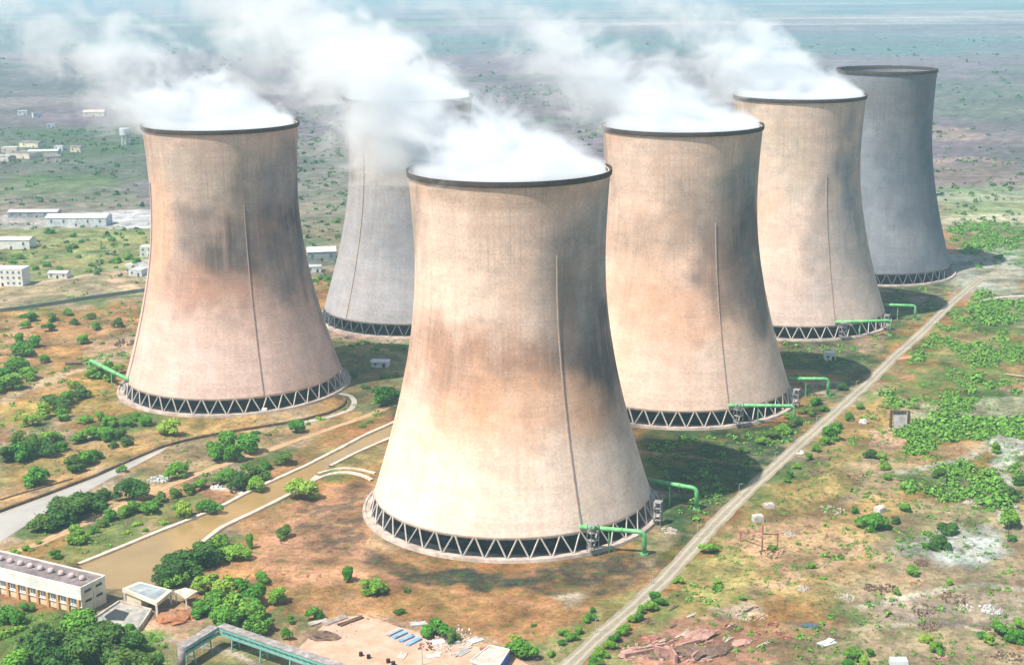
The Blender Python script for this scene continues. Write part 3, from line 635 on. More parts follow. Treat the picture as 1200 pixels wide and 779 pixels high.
def tower(key, label, base, stains, scale=(1, 1, 1), ribs=(), seed=0, wall_top_tint=None):
    x, y = TOW[key]; camdir = math.atan2(-y, -x)
    RT, RB, RO, H = 37.1 * scale[0], 53.1 * scale[1], 57.5 * scale[1], 130 * scale[2]
    root = empty('cooling_tower', (x, y, 0)); tag(root, label, 'cooling tower', 'hyperbolic concrete cooling towers')
    nz, na = 150, 420
    z = zl + (H - zl) * np.linspace(0, 1, nz); r = rprof(z, 37.1, 53.1, H) if scale[0] == 1 else rprof(z * 130 / H, 37.1, 53.1, 130) * (scale[1] + (scale[0] - scale[1]) * (z / H))
    th = np.arange(na + 1) / na * 2 * math.pi + camdir + math.pi   # seam away from camera
    R_, T_ = np.meshgrid(r, th, indexing='ij'); Z_ = np.repeat(z[:, None], na + 1, 1)
    wob = 1 + .0012 * (fbm(T_ * 40, Z_, 9, 3, seed) - .5)
    V = np.stack([R_ * wob * np.cos(T_), R_ * wob * np.sin(T_), Z_], -1).reshape(-1, 3)
    me, q = grid_mesh('shell', V, nz, na + 1)
    rel = np.degrees((T_ - camdir + math.pi) % (2 * math.pi) - math.pi).ravel(); zz = Z_.ravel() / H * 130
    col = np.tile(np.array(base, float), (len(rel), 1))
    w1 = (fbm(rel * .9, zz, 26, 4, seed + 1) - .5) * 2; w2 = (fbm(rel * .9, zz, 26, 4, seed + 9) - .5) * 2
    stk2 = fbm(rel * 1.1, zz * .05, 1.6, 3, seed + 25); stk = fbm(rel * 1.4, zz * .06, 3.2, 3, seed + 5); pat = fbm(rel * .9, zz, 12, 4, seed + 15)
    for (az, zc, wa, wz, cc, st) in stains:
        d = np.sqrt(((rel + w1 * wa * .7 - az) / wa) ** 2 + ((zz + w2 * wz * .8 - zc) / wz) ** 2)
        w = (1 - sstep(.3, 1.3, d)) * st * (1.0 + .6 * (stk - .5) + .9 * (pat - .5) + .4 * (stk2 - .5))
        w = np.clip(w, 0, 1)[:, None]; col = col * (1 - w) + np.array(cc) * w
    col *= (0.93 + .14 * stk)[:, None]
    at = me.color_attributes.new('Stain', 'FLOAT_COLOR', 'POINT')
    at.data.foreach_set('color', np.concatenate([np.clip(col, .02, .85), np.ones((len(rel), 1))], 1).astype(np.float32).ravel())
    uv = me.uv_layers.new(name='UVMap')
    U = np.stack([((T_ - camdir) * 45).ravel(), Z_.ravel()], 1)[q.ravel()]
    uv.data.foreach_set('uv', U.astype(np.float32).ravel())
    me.materials.append(M['shell'])
    sh = link(bpy.data.objects.new('shell', me), root)
    so_ = sh.modifiers.new('thick', 'SOLIDIFY'); so_.thickness = .9; so_.offset = -1
    # rim walkway
    def ring(name, prof, m, n=180, smooth=False):
        Vv = [(pr * math.cos(2 * math.pi * k / n), pr * math.sin(2 * math.pi * k / n), pz) for k in range(n) for pr, pz in prof]
        k_ = len(prof); Ff = [(i * k_ + j, ((i + 1) % n) * k_ + j, ((i + 1) % n) * k_ + (j + 1) % k_, i * k_ + (j + 1) % k_) for i in range(n) for j in range(k_)]
        return MB().add(Vv, Ff).build(name, m, root)
    ring('rim_walkway', [(RT - 1.2, H - .9), (RT + .45, H - 1.3), (RT + .6, H - .5), (RT + .6, H + .75), (RT + .4, H + .75), (RT + .35, H), (RT - .3, H + .05), (RT - 1.0, H + .05)], M['rim'])
    # lip beam, basin wall
    ring('lip_beam', [(RB - 1.1, zl - .35), (RB - .12, zl - .35), (RB - .12, zl + .5), (RB - 1.1, zl + .5)], M['basin'])
    ring('basin_wall', [(RO - 3.6, -.4), (RO + .4, -.4), (RO, 1.1), (RO - .9, 1.1), (RO - 1.1, .7), (RO - 3.6, .65)], M['basin'])
    MB().add([(0, 0, .5)] + [((RO - 3.7) * math.cos(k * math.pi / 48), (RO - 3.7) * math.sin(k * math.pi / 48), .5) for k in range(96)], [(0, 1 + k, 1 + (k + 1) % 96) for k in range(96)]).build('basin_water', M['dark'], root)
    # packing inside, seen dark behind the columns
    MB().tube([(0, 0, .6), (0, 0, zl + 1.0)], RB - 5.5, 64).build('packing', M['fill'], root)
    cmm = M['column_dark'] if key in 'BF' else M['column']; cm = [column_mesh(1, RB, RO, cmm), column_mesh(-1, RB, RO, cmm)]
    for k in range(43):
        a = 2 * math.pi * k / 43
        for j, sg in ((0, .25), (1, -.25)):
            o = bpy.data.objects.new('column', cm[j]); COL.objects.link(o); o.parent = root
            o.rotation_euler = (0, 0, a + (2 * math.pi / 43) * sg)
    for (az, z0, z1, w) in ribs:
        t = camdir + math.radians(az); mb = MB(); zs = np.linspace(z0, z1, 40); rr = rprof(zs, 37.1, 53.1, 130)
        for i in range(39):
            mb.bar(((rr[i] + .15) * math.cos(t), (rr[i] + .15) * math.sin(t), zs[i]), ((rr[i + 1] + .15) * math.cos(t), (rr[i + 1] + .15) * math.sin(t), zs[i + 1]), w * .75, .6)
        mb.build('ladder', M['rib'], root)
    return root

gry = (.23, .215, .205); dk = (.16, .145, .135); orr = (.60, .36, .22); crm = (.66, .56, .44); bei = (.53, .44, .35)
tower('C', 'nearest cooling tower, cream below with a brown band round its middle, steaming', (.72, .545, .44), [
    (-5, 20, 95, 38, (.78, .625, .51), .9), (0, 110, 110, 32, (.66, .51, .42), .8), (0, 67, 120, 17, (.40, .25, .18), .95), (12, 50, 90, 20, (.64, .39, .25), .8),
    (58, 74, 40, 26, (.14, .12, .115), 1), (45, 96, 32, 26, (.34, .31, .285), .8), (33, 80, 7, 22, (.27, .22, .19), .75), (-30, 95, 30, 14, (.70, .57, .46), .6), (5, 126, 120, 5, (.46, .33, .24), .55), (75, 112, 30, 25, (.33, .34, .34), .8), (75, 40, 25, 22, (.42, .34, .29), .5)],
    ribs=[(27.5, 8, 104, .55)], seed=3)
tower('A', 'leftmost cooling tower, pinkish with sooty grey patches, steaming', (.60, .43, .36), [
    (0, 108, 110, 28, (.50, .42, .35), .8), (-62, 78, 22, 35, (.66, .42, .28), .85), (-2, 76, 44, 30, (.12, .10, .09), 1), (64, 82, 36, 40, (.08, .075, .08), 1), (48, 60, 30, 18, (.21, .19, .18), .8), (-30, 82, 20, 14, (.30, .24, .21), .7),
    (-20, 58, 40, 12, (.50, .29, .21), .7), (10, 22, 90, 18, (.66, .50, .44), .7), (48, 106, 30, 20, (.30, .28, .275), .8), (85, 60, 15, 60, (.22, .21, .21), .7), (12, 92, 8, 30, (.24, .21, .19), .6)],
    ribs=[(14, 8, 96, .45), (-76, 8, 104, .6)], seed=13)
tower('D', 'cooling tower just behind the nearest one on the right, orange tinted and steaming', (.69, .495, .385), [
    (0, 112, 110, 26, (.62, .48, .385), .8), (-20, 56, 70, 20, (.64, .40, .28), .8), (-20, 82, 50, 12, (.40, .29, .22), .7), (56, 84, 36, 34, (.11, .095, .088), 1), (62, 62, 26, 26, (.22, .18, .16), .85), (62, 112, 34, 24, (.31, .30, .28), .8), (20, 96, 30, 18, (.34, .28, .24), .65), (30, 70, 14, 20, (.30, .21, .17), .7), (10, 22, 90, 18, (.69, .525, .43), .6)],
    ribs=[(26, 8, 90, .5)], seed=23)
tower('E', 'second farthest cooling tower, orange stained on its left side, steaming', (.66, .51, .42), [
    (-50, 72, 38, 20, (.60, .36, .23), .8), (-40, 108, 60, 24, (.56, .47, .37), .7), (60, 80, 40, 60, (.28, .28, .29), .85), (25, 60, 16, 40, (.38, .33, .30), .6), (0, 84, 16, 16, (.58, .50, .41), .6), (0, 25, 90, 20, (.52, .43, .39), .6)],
    ribs=[(27, 8, 90, .5)], seed=33)
tower('F', 'farthest cooling tower, bluish grey with an open empty mouth and no steam', (.20, .215, .24), [
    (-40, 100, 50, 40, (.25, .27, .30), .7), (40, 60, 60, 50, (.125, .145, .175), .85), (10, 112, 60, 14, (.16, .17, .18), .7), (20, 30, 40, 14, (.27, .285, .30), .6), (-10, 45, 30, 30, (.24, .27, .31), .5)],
    scale=(.868, .90, 1.0366), seed=43)
tower('B', 'grey cooling tower behind the gap between the leftmost and nearest towers, steaming', (.34, .33, .335), [
    (20, 60, 60, 40, (.25, .26, .28), .85), (-40, 100, 50, 30, (.46, .42, .39), .7), (0, 25, 90, 18, (.38, .38, .40), .6), (20, 78, 60, 8, (.27, .26, .265), .5)],
    ribs=[(-47, 8, 100, .5)], seed=53)

# ------------------------------------------------------------------ green pipes and valve frames
def fillet(pts, r, n=6):
    P = [Vector(p) for p in pts]; out = [P[0]]
    for i in range(1, len(P) - 1):
        a = (P[i - 1] - P[i]).normalized(); b = (P[i + 1] - P[i]).normalized(); p0 = P[i] + a * r; p1 = P[i] + b * r
        for k in range(n + 1):
            t = k / n; out.append(p0 * (1 - t) ** 2 + P[i] * 2 * t * (1 - t) + p1 * t * t)
    out.append(P[-1]); return out

def pipe(tw, az, gp, label, r=.82, z=8.6, prop=None):
    """from the shell at azimuth az (deg right of facing) out to an elbow above ground pixel gp, and down"""
    x, y = TOW[tw]; cd = math.atan2(-y, -x) + math.radians(az)
    rr = 52.6 if tw != 'F' else 46
    a = (x + rr * math.cos(cd), y + rr * math.sin(cd), z + .6); e = G(*gp)
    root = empty('water_pipe', (e[0], e[1], 0)); tag(root, label, 'pipe', 'green riser pipes feeding the towers')
    off = Vector((e[0], e[1], 0))
    pts = fillet([Vector(a) - off, Vector((0, 0, z)), Vector((0, 0, -.2))], 2.2, 7)
    MB().tube(pts, r, 14).build('pipe_run', M['pipe'], root, True)
    MB().tube([(0, 0, -.1), (0, 0, .7)], r + .5, 14).build('foot_flange', M['pipe'], root)
    d = (Vector(a) - off); d.z = 0; L_ = d.length; d.normalize()
    fl = MB()
    for q in (.35, .7):
        c = d * (L_ * q) + Vector((0, 0, z + .6 * q)); fl.tube([c - d * .15, c + d * .15], r + .28, 14)
    fl.build('flange', M['pipe'], root)
    c = d * (L_ * .55); MB().bar((c.x, c.y, 0), (c.x, c.y, z + .33 - r), .5).build('support_post', M['pipe'], root)
    return root
pipe('C', 27, (755, 650), 'green pipe with a bend to the ground at the right front of the nearest tower')
pipe('C', 92, (816, 597), 'green pipe arching over grass beyond the right side of the nearest tower')
pipe('D', 26, (930, 497), 'green pipe at the right front of the second tower from the front, by the road', .8)
pipe('D', 90, (970, 464), 'green pipe beyond the right side of the second tower from the front', .8)
pipe('E', 27, (1043, 393), 'green pipe at the right front of the second farthest tower', .8)
pipe('E', 92, (1072, 375), 'green pipe beyond the right side of the second farthest tower', .8)
pipe('A', -74, (107, 441), 'green pipe among bushes on the left side of the leftmost tower', .95)

def lattice(tw, az, label, h=11.5):
    x, y = TOW[tw]; cd = math.atan2(-y, -x) + math.radians(az); r = 58.4
    root = empty('valve_frame', (x + r * math.cos(cd), y + r * math.sin(cd), 0), cd); tag(root, label, 'stair frame', 'steel stair frames at the tower feet')
    p = MB()
    for a in (-1.3, 1.3):
        for b in (-1.6, 1.6): p.bar((a, b, 0), (a, b, h), .2)
    p.build('post', M['frame'], root)
    s = MB(); 
    for k in range(4):
        z0 = k * h / 4; sg = 1 if k % 2 else -1
        s.bar((-1.3, -1.5 * sg, z0), (-1.3, 1.5 * sg, z0 + h / 4), .7, .15); s.bar((1.3, -1.5 * sg, z0 + .9), (1.3, 1.5 * sg, z0 + h / 4 + .9), .14)
    s.build('stair_flight', M['frame'], root)
    f = MB()
    for k in range(1, 5): f.box((0, 0, k * h / 4), (2.8, 3.4, .1))
    f.build('platform', M['frame'], root)
    return root
lattice('C', 29, 'grey steel stair frame at the foot of the nearest tower under its front pipe')
lattice('C', 68, 'grey steel frame at the right side of the nearest tower by the arching pipe', 9)
lattice('D', 28, 'grey steel stair frame at the foot of the second tower from the front')
lattice('D', 72, 'grey steel frame on the far right side of the second tower from the front', 9)
lattice('E', 29, 'grey steel stair frame at the foot of the second farthest tower', 10)
lattice('E', 66, 'grey steel frame at the right side of the second farthest tower', 9)

# ------------------------------------------------------------------ steam
def steam_mat(name, A, p, S_END, dens, seed, zs):
    m = bpy.data.materials.new(name); m.use_nodes = True; t = m.node_tree
    t.nodes.remove(t.nodes['Principled BSDF']); out = t.nodes['Material Output']; n = N(t)
    pv = t.nodes.new('ShaderNodeVolumePrincipled'); pv.inputs['Color'].default_value = (.93, .97, 1, 1); pv.inputs['Anisotropy'].default_value = 0.0
    v = n.coord('Object'); x, y, z = n.sep(v)
    # large swirls move the axis about
    off = n.node('ShaderNodeVectorMath', operation='ADD'); n.put(off.inputs[0], v); off.inputs[1].default_value = (seed * 37.7, seed * 11.3, seed * 5.1)
    w = off.outputs[0]
    big = n.noise(w, .026, 2, .5); s = x
    grow = n.rng(s, -20, 110, 0.25, 1.0)
    zt = n.m('MULTIPLY', n.m('POWER', n.m('MAXIMUM', n.m('ADD', s, 37), 0.05), p), A)
    zt = n.m('MULTIPLY', zt, n.m('ADD', 1, n.m('MULTIPLY', n.m('SUBTRACT', big, .5), n.m('MULTIPLY', grow, 1.6))))
    zb = n.m('MULTIPLY', n.m('MAXIMUM', n.m('SUBTRACT', s, 30), 0), zs)
    zc = n.m('MULTIPLY', n.m('MULTIPLY', n.m('ADD', zt, zb), .5), n.rng(s, 12, 75, 0, 1, True))
    rz = n.m('MAXIMUM', n.m('SUBTRACT', zt, zc), 1)
    ry = n.m('MULTIPLY', n.m('SQRT', n.m('MAXIMUM', n.m('SUBTRACT', 1, n.m('POWER', n.m('DIVIDE', n.m('MINIMUM', s, 0), 36.5), 2)), .001)), 36)
    ry = n.m('ADD', ry, n.m('MULTIPLY', n.m('MAXIMUM', s, 0), .16))
    yy = n.m('ADD', y, n.m('MULTIPLY', n.m('MULTIPLY', n.m('SUBTRACT', n.noise(w, .012, 1), .5), grow), 50))
    q = n.m('SQRT', n.m('ADD', n.m('POWER', n.m('DIVIDE', yy, ry), 2), n.m('POWER', n.m('DIVIDE', n.m('SUBTRACT', z, zc), rz), 2)))
    det = n.rng(n.noise(n.vmul(w, (.75, 1, 1.15)), .055, 7, .64, .9), .33, .67, -.5, .5)
    amp = n.rng(s, -30, 70, 1.0, 2.3)
    f = n.m('ADD', n.m('MULTIPLY', n.m('SUBTRACT', 1, q), 1.15), n.m('MULTIPLY', det, amp))
    f = n.m('SUBTRACT', f, n.rng(s, -10, S_END * .9, .10, .95))
    f = n.m('MULTIPLY', n.m('MAXIMUM', f, 0), n.rng(q, .95, 1.25, 1, 0, True))
    k = n.m('MULTIPLY', n.rng(s, 0, S_END, 1.0, 0.1), n.rng(s, -10, 80, 1.0, .26))
    d = n.m('MULTIPLY', n.m('MULTIPLY', f, k), dens)
    # solid white just over and in the mouth
    rr = n.m('SQRT', n.m('ADD', n.m('MULTIPLY', x, x), n.m('MULTIPLY', y, y)))
    mouth = n.m('MULTIPLY', n.rng(rr, 34, 36.6, 1, 0), n.rng(z, 1.2, 4.0, 1, 0))
    d = n.m('ADD', d, n.m('MULTIPLY', mouth, .12))
    n.put(pv.inputs['Density'], d); t.links.new(pv.outputs[0], out.inputs['Volume'])
    return m

def plume(tw, label, A, p, S_END, dens, seed, heading, zs=.12):
    x, y = TOW[tw]
    m = steam_mat('steam_' + tw.lower(), A, p, S_END, dens, seed, zs)
    V = []; nr = 26; nc = 20
    for i in range(nr):
        s = -36.4 + (S_END + 36.4) * (i / (nr - 1)) ** 1.3
        zt = A * max(s + 37, .05) ** p * 1.35 + 3; lo = -2.5 if s < 36 else -2.5 - .10 * (s - 36)
        ry = 36 * math.sqrt(max(1 - (min(s, 0) / 36.5) ** 2, .003)) + (.16 * s + 1.35 * .0 * s if s > 0 else 0)
        ry = ry * (1.0 if s < 20 else min(1.25, 1 + (s - 20) / 120)) + max(s, 0) * .12
        lo += max(0, s - 60) * zs * .35
        for k in range(nc):
            a = 2 * math.pi * k / nc
            c, sn = math.cos(a), math.sin(a)
            V.append((s, ry * c, lo + (zt - lo) * max(0, sn) ** .8 if sn > 0 else lo))
    # bottom half collapses on a flat underside
    for i in range(nr):
        for k in range(nc // 2 + 1, nc):
            t = (k - nc / 2) / (nc / 2); a0 = V[i * nc + nc // 2]; b0 = V[i * nc]
            V[i * nc + k] = (a0[0], a0[1] + (b0[1] - a0[1]) * t, a0[2] - .3)
    me, q = grid_mesh('steam_plume', V, nr, nc, wrap=True)
    F = [tuple(map(int, f)) for f in q] + [tuple(range(nc)), tuple(range((nr - 1) * nc, nr * nc))[::-1]]
    mb = MB().add(V, F); o = mb.build('steam_plume', m)
    import bmesh
    bm = bmesh.new(); bm.from_mesh(o.data); bmesh.ops.recalc_face_normals(bm, faces=bm.faces[:]); bm.to_mesh(o.data); bm.free()
    o.location = (x, y, 130); o.rotation_euler = (0, 0, math.radians(heading))
    m.cycles.volume_step_rate = 0.32
    return tag(o, label, 'steam', 'steam plumes over the towers')
plume('C', 'thick white steam pouring off the nearest cooling tower', 1.08, .88, 290, .25, 1, 160, .38)
plume('D', 'white steam trailing left from the second tower from the front on the right', 1.0, .88, 230, .15, 2, 158, .38)
plume('E', 'white steam rising and leaning left off the second farthest tower', 1.1, .90, 200, .15, 3, 160, .36)
plume('A', 'white steam trailing left from the leftmost cooling tower', .95, .88, 240, .15, 4, 162, .36)
plume('B', 'wide pale steam cloud over the grey tower in the gap', 1.2, .88, 270, .22, 5, 160, .36)

M['ventpink'] = mat('faded_vent_paint', (.52, .40, .40), .15, 1)
# ------------------------------------------------------------------ buildings
def prism_obj(name, pix, z0, z1, m, parent=None, zr=None):
    P = [tuple(G(a, b, z1 if zr is None else zr)) for a, b in pix]
    if parent is not None: P = [(a - parent.location.x, b - parent.location.y) for a, b in P]
    return MB().prism(P, z0, z1).build(name, m, parent)

def pump_house():
    rz = math.atan2(-.472, .881); root = empty('pump_house', (-139.6, 443.3, 0), rz)
    tag(root, 'long white pump house with tan pilasters and a row of round roof vents', 'building')
    L_, D_, H_ = 58.0, 11.0, 9.0
    MB().box((-L_ / 2, D_ / 2, H_ / 2), (L_, D_, H_)).build('wall', M['offwhite'], root)
    MB().box((-L_ / 2, -.12, 7.2), (L_ + .3, .3, 3.4)).box((-L_ / 2, -.2, 5.4), (L_ + .4, .5, .35)).box((-L_ / 2, -.2, 2.6), (L_ + .4, .45, .22)).build('fascia_band', M['white'], root)
    MB().box((-L_ / 2, D_ / 2, H_ + .1), (L_ - .7, D_ - .7, .2)).build('roof', M['roofgrey'], root)
    pp = MB()
    pp.box((-L_ / 2, .05, H_ + .3), (L_ + .2, .35, .5)).box((-L_ / 2, D_ - .05, H_ + .3), (L_ + .2, .35, .5)).box((0, D_ / 2, H_ + .3), (.35, D_ - .45, .5)).box((-L_, D_ / 2, H_ + .3), (.35, D_ - .45, .5))
    pp.build('parapet', M['white'], root)
    for k in range(13):
        x = -1.2 - k * 4.5
        MB().box((x, -.22, 2.6), (1.0, .8, 5.2)).build('pilaster', M['tanwall'], root)
        if k < 12:
            MB().box((x - 2.25, -.03, 1.25), (2.9, .12, 2.2)).build('lower_panel', M['yellow'], root)
            w = MB().box((x - 2.25, -.05, 4.0), (2.1, .16, 1.5)).build('window', M['glass'], root)
            MB().box((x - 2.25, -.14, 3.18), (2.5, .3, .14)).build('sill', M['white'], w)
            MB().box((x - 2.25, -.15, 4.0), (.1, .06, 1.5)).box((x - 2.25, -.15, 4.9), (2.3, .1, .16)).build('frame', M['white'], w)
    for y in (3.0, 8.0):
        for z in (7.4, 4.0):
            w = MB().box((.02, y, z), (.14, 2.8, .8)).build('window', M['dark'], root)
            MB().box((.12, y, z - .55), (.35, 3.2, .14)).build('sill', M['white'], w)
    MB().box((.08, 5.5, 4.4), (.3, .5, 8.6)).build('pilaster', M['offwhite'], root)
    for k in range(9):
        x = -4.5 - k * 4.6
        v = MB().tube([(x, 5.4, H_ + .2), (x, 5.4, H_ + .9)], .55, 10).build('roof_vent', M['pale'], root)
        MB().lump((x, 5.4, H_ + .9), (1.1, 1.1, .9), k, 12, 5, .03).build('cowl', M['ventpink'], v, True)
pump_house()

def portico():
    r1 = [(143, 689), (163, 681), (202, 691), (184, 706)]; z = 5.0
    o = G(172, 712); root = empty('screen_house', (o[0], o[1], 0)); tag(root, 'low flat roofed intake house with blue grey roof and open side on posts', 'building')
    P = [tuple(G(a, b, z) - o) for a, b in r1]
    MB().prism(P, z - 1.2, z).build('roof_slab', M['offwhite'], root)
    c = np.mean(P, 0); Pi = [tuple(c + (np.array(p) - c) * .80) for p in P]
    MB().prism(Pi, z, z + .08).build('roof_covering', M['roofblue'], root)
    for i, p in enumerate(P):
        q = c + (np.array(p) - c) * .92; MB().box((q[0], q[1], (z - 1.2) / 2), (.6, .6, z - 1.2)).build('post', M['white'], root)
    q = [tuple(c + (np.array(p) - c) * .85) for p in P]
    MB().prism([q[0], q[1], tuple((np.array(q[1]) * .5 + np.array(q[2]) * .5)), tuple((np.array(q[0]) * .5 + np.array(q[3]) * .5))], 0, z - 1.2).build('wall', M['offwhite'], root)
    r2 = [(204, 692), (217, 688), (232, 692), (218, 701)]
    o2 = G(216, 708); r = empty('canopy', (o2[0], o2[1], 0)); tag(r, 'small cream canopy on thin posts right of the blue grey intake roof', 'canopy')
    P = [tuple(G(a, b, 4.2) - o2) for a, b in r2]; c = np.mean(P, 0)
    MB().prism(P, 3.8, 4.2).build('roof_slab', M['stone'], r)
    for p in P:
        q = c + (np.array(p) - c) * .86; MB().box((q[0], q[1], 1.9), (.4, .4, 3.8)).build('post', M['white'], r)
    # intake deck
    o3 = G(142, 720); r = empty('intake_basin', (o3[0], o3[1], 0)); tag(r, 'grey walled intake basin between the pump house and the flat roofed intake house', 'basin')
    P = [tuple(G(a, b, 1.6) - o3) for a, b in [(112, 722), (140, 703), (177, 713), (163, 734), (118, 731)]]
    MB().prism(P, -.2, 1.0).build('deck', M['deck'], r)
    w = MB()
    for a, b in zip(P, P[1:] + P[:1]): w.bar((a[0], a[1], .8), (b[0], b[1], .8), .5, 1.7)
    w.build('basin_wall', M['stone'], r)
    c = np.mean(P, 0); MB().prism([tuple(c + (np.array(p) - c) * .45 + np.array([-2, 1])) for p in P], 1.0, 1.06).build('sump', M['dark'], r)
portico()

def gallery():
    z = 5.5
    a = Vector(P3(640, 868, z)); b = Vector(P3(256, 736, z)); c = Vector(P3(213, 762, z)); c0 = Vector((c.x, c.y, 0))
    root = empty('pipe_gallery', (b.x, b.y, 0)); tag(root, 'teal sided raised gallery with a bent end crossing the bottom left', 'gallery')
    o = Vector((b.x, b.y, 0)); a -= o; b -= o; c -= o; c0 -= o
    def seg(p, q, n_):
        d = (q - p).normalized(); s = Vector((-d.y, d.x, 0)) * 1.45
        MB().bar(p + Vector((0, 0, 1.35)), q + Vector((0, 0, 1.35)), 3.3, .18).build('roof', M['walk'], root)
        MB().bar(p + Vector((0, 0, -1.2)), q + Vector((0, 0, -1.2)), 3.0, .2).build('floor', M['galv'], root)
        for sg in (-1, 1):
            m = MB(); t = s * sg
            m.bar(p + t + Vector((0, 0, .75)), q + t + Vector((0, 0, .75)), .18, .8)
            m.bar(p + t + Vector((0, 0, -.75)), q + t + Vector((0, 0, -.75)), .18, .7)
            L_ = (q - p).length; k = int(L_ / 2.4)
            for i in range(k):
                u0 = p + d * (L_ * i / k) + t; u1 = p + d * (L_ * (i + 1) / k) + t
                m.bar(u0 + Vector((0, 0, -.6)), u1 + Vector((0, 0, .6)), .16); m.bar(u0 + Vector((0, 0, -.6)), u0 + Vector((0, 0, .6)), .16)
            m.build('side_truss', M['teal'], root)
        MB().bar(p + Vector((0, 0, .3)) , q + Vector((0, 0, .3)), .9, .9).build('pipe_run', M['galv'], root)
        L_ = (q - p).length
        for i in range(n_):
            u = p + d * (L_ * (i + .5) / n_)
            m = MB()
            for sg in (-1, 1): m.bar((u.x + s.x * sg * 1.2, u.y + s.y * sg * 1.2, -.1), (u.x + s.x * sg * .8, u.y + s.y * sg * .8, z - 1.3), .35)
            m.bar((u.x + s.x, u.y + s.y, 2), (u.x - s.x, u.y - s.y, 2), .2); m.build('trestle', M['teal'], root)
    seg(a, b + Vector((.8, -.4, 0)), 10); seg(b + Vector((-.9, -1.2, 0)), c, 2)
    m = MB(); m.tube([c + Vector((0, 0, 1.2)), c0 + Vector((-.3, -.6, -.2))], 1.2, 12); m.build('downpipe', M['walk'], root, True)
gallery()

def house(name, label, px, py, w, d, h, rot=0.0, wall='white', roof='tin', gable=1.2, rows=1, nwin=4, group=None, cat='building', over=.4, door=True):
    g = G(px, py); root = empty(name, (g[0], g[1], float(gz(np.array([g[0]]), np.array([g[1]]))[0])), rot); tag(root, label, cat, group)
    MB().box((0, 0, h / 2 - .2), (w, d, h + .4)).build('wall', M[wall], root)
    if gable > 0:
        W2, D2 = w / 2 + over, d / 2 + over
        V = [(-W2, -D2, h), (W2, -D2, h), (W2, D2, h), (-W2, D2, h), (-W2, 0, h + gable), (W2, 0, h + gable)]
        MB().add(V, [(0, 1, 5, 4), (3, 4, 5, 2), (0, 4, 3), (1, 2, 5), (0, 3, 2, 1)]).build('roof', M[roof], root)
    else:
        MB().box((0, 0, h + .12), (w - .6, d - .6, .24)).build('roof', M[roof], root)
        m = MB()
        for s in (-1, 1): m.box((0, s * (d / 2 - .05), h + .45), (w + .1, .25, .5)).box((s * (w / 2 - .05), 0, h + .45), (.25, d - .3, .5))
        m.build('parapet', M[wall], root)
    rh = h / rows
    for r in range(rows):
        for k in range(nwin):
            x = -w / 2 + w * (k + .5) / nwin
            if door and r == 0 and k == nwin // 2:
                MB().box((x, -d / 2 - .03, 1.1), (1.4, .14, 2.2)).build('door', M['dark'], root); continue
            wd = MB().box((x, -d / 2 - .02, r * rh + rh * .58), (min(1.6, w / nwin * .5), .12, rh * .36)).build('window', M['glass'], root)
            MB().box((x, -d / 2 - .08, r * rh + rh * .36), (min(1.9, w / nwin * .6), .22, .14)).build('sill', M[wall], wd)
    return root
house('warehouse', 'long low pale roofed shed, left one of the two on the grey yard', 41, 254, 42, 12, 5, -.02, 'roofblue', 'tin', 1.5, nwin=6, cat='warehouse')
house('warehouse', 'larger white shed, right one of the two on the grey yard', 93, 263, 50, 18, 7, -.03, 'pale', 'white', 2.2, nwin=5, cat='warehouse')
house('warehouse', 'white shed cut by the left edge above the green field', 10, 290, 38, 14, 7, -.05, 'white', 'tin', 1.6, nwin=4, cat='warehouse')
house('office_block', 'white three storey block with blue windows at the left edge', 8, 333, 28, 12, 11, -.12, 'white', 'white', 0, rows=3, nwin=7)
house('bungalow', 'small low white building beside the pale road right of the white block', 70, 325, 13, 8, 3.6, -.1, 'white', 'tin', 1.2, nwin=3)
house('outbuilding', 'white square building half hidden behind the upper left of the leftmost tower', 173, 300, 9, 8, 7, 0, 'white', 'white', 0, rows=2, nwin=2)
house('outbuilding', 'pale flat roofed building beside the sandy loop left of the leftmost tower', 163, 322, 10, 10, 4, -.3, 'pale', 'tin', 0, nwin=2)
house('workshop', 'white roofed grey workshop between the leftmost and the grey tower', 377, 304, 20, 15, 7, .15, 'roofblue', 'white', 2.4, nwin=3, cat='workshop')
house('hut', 'small white hut just below the grey workshop between two towers', 368, 318, 10, 8, 4, .1, 'white', 'tin', 1.0, nwin=2)
house('hut', 'small pale green roofed hut in grass between the leftmost and nearest towers', 446, 429, 9, 6, 3, -.1, 'pale', 'pale', .3, nwin=2)
house('hut', 'little cream hut in dark grass in front of the second farthest tower', 972, 421, 5.5, 4.5, 3.6, .05, 'white', 'white', 0, nwin=2)
rv = random.Random(3)
vl = [(12, 178, 22), (38, 172, 26), (30, 184, 40), (52, 183, 34), (62, 190, 20), (5, 188, 25), (90, 178, 12), (70, 176, 12), (27, 135, 14), (43, 138, 14), (60, 150, 12)]
for i, (a, b, w) in enumerate(vl):
    house('village_house', 'pale house of the hazy village at the upper left', a, b, w * rv.uniform(.7, 1.1), w * rv.uniform(.4, .7), rv.uniform(4, 7), rv.uniform(-.6, .6), rv.choice(['pale', 'stone', 'offwhite']), rv.choice(['tin', 'roofblue', 'stone', 'roofgrey']), rv.choice([0, 1.5]), nwin=2, group='village houses at the upper left', cat='house')
house('village_house', 'cream roofed house standing alone above the village, left of the steam', 111, 136, 30, 16, 6, .05, 'offwhite', 'stone', 3, nwin=3, cat='house')
def tank():
    g = G(147, 170); root = empty('water_tank', (g[0], g[1], 0)); tag(root, 'pale round water tower beside the top left of the leftmost tower', 'water tower')
    MB().tube([(0, 0, 12), (0, 0, 20)], 6, 20).build('tank', M['pale'], root)
    m = MB()
    for k in range(6): m.tube([(4 * math.cos(k), 4 * math.sin(k), -.5), (4 * math.cos(k), 4 * math.sin(k), 12)], .6, 8)
    m.build('stilts', M['pale'], root)
tank()

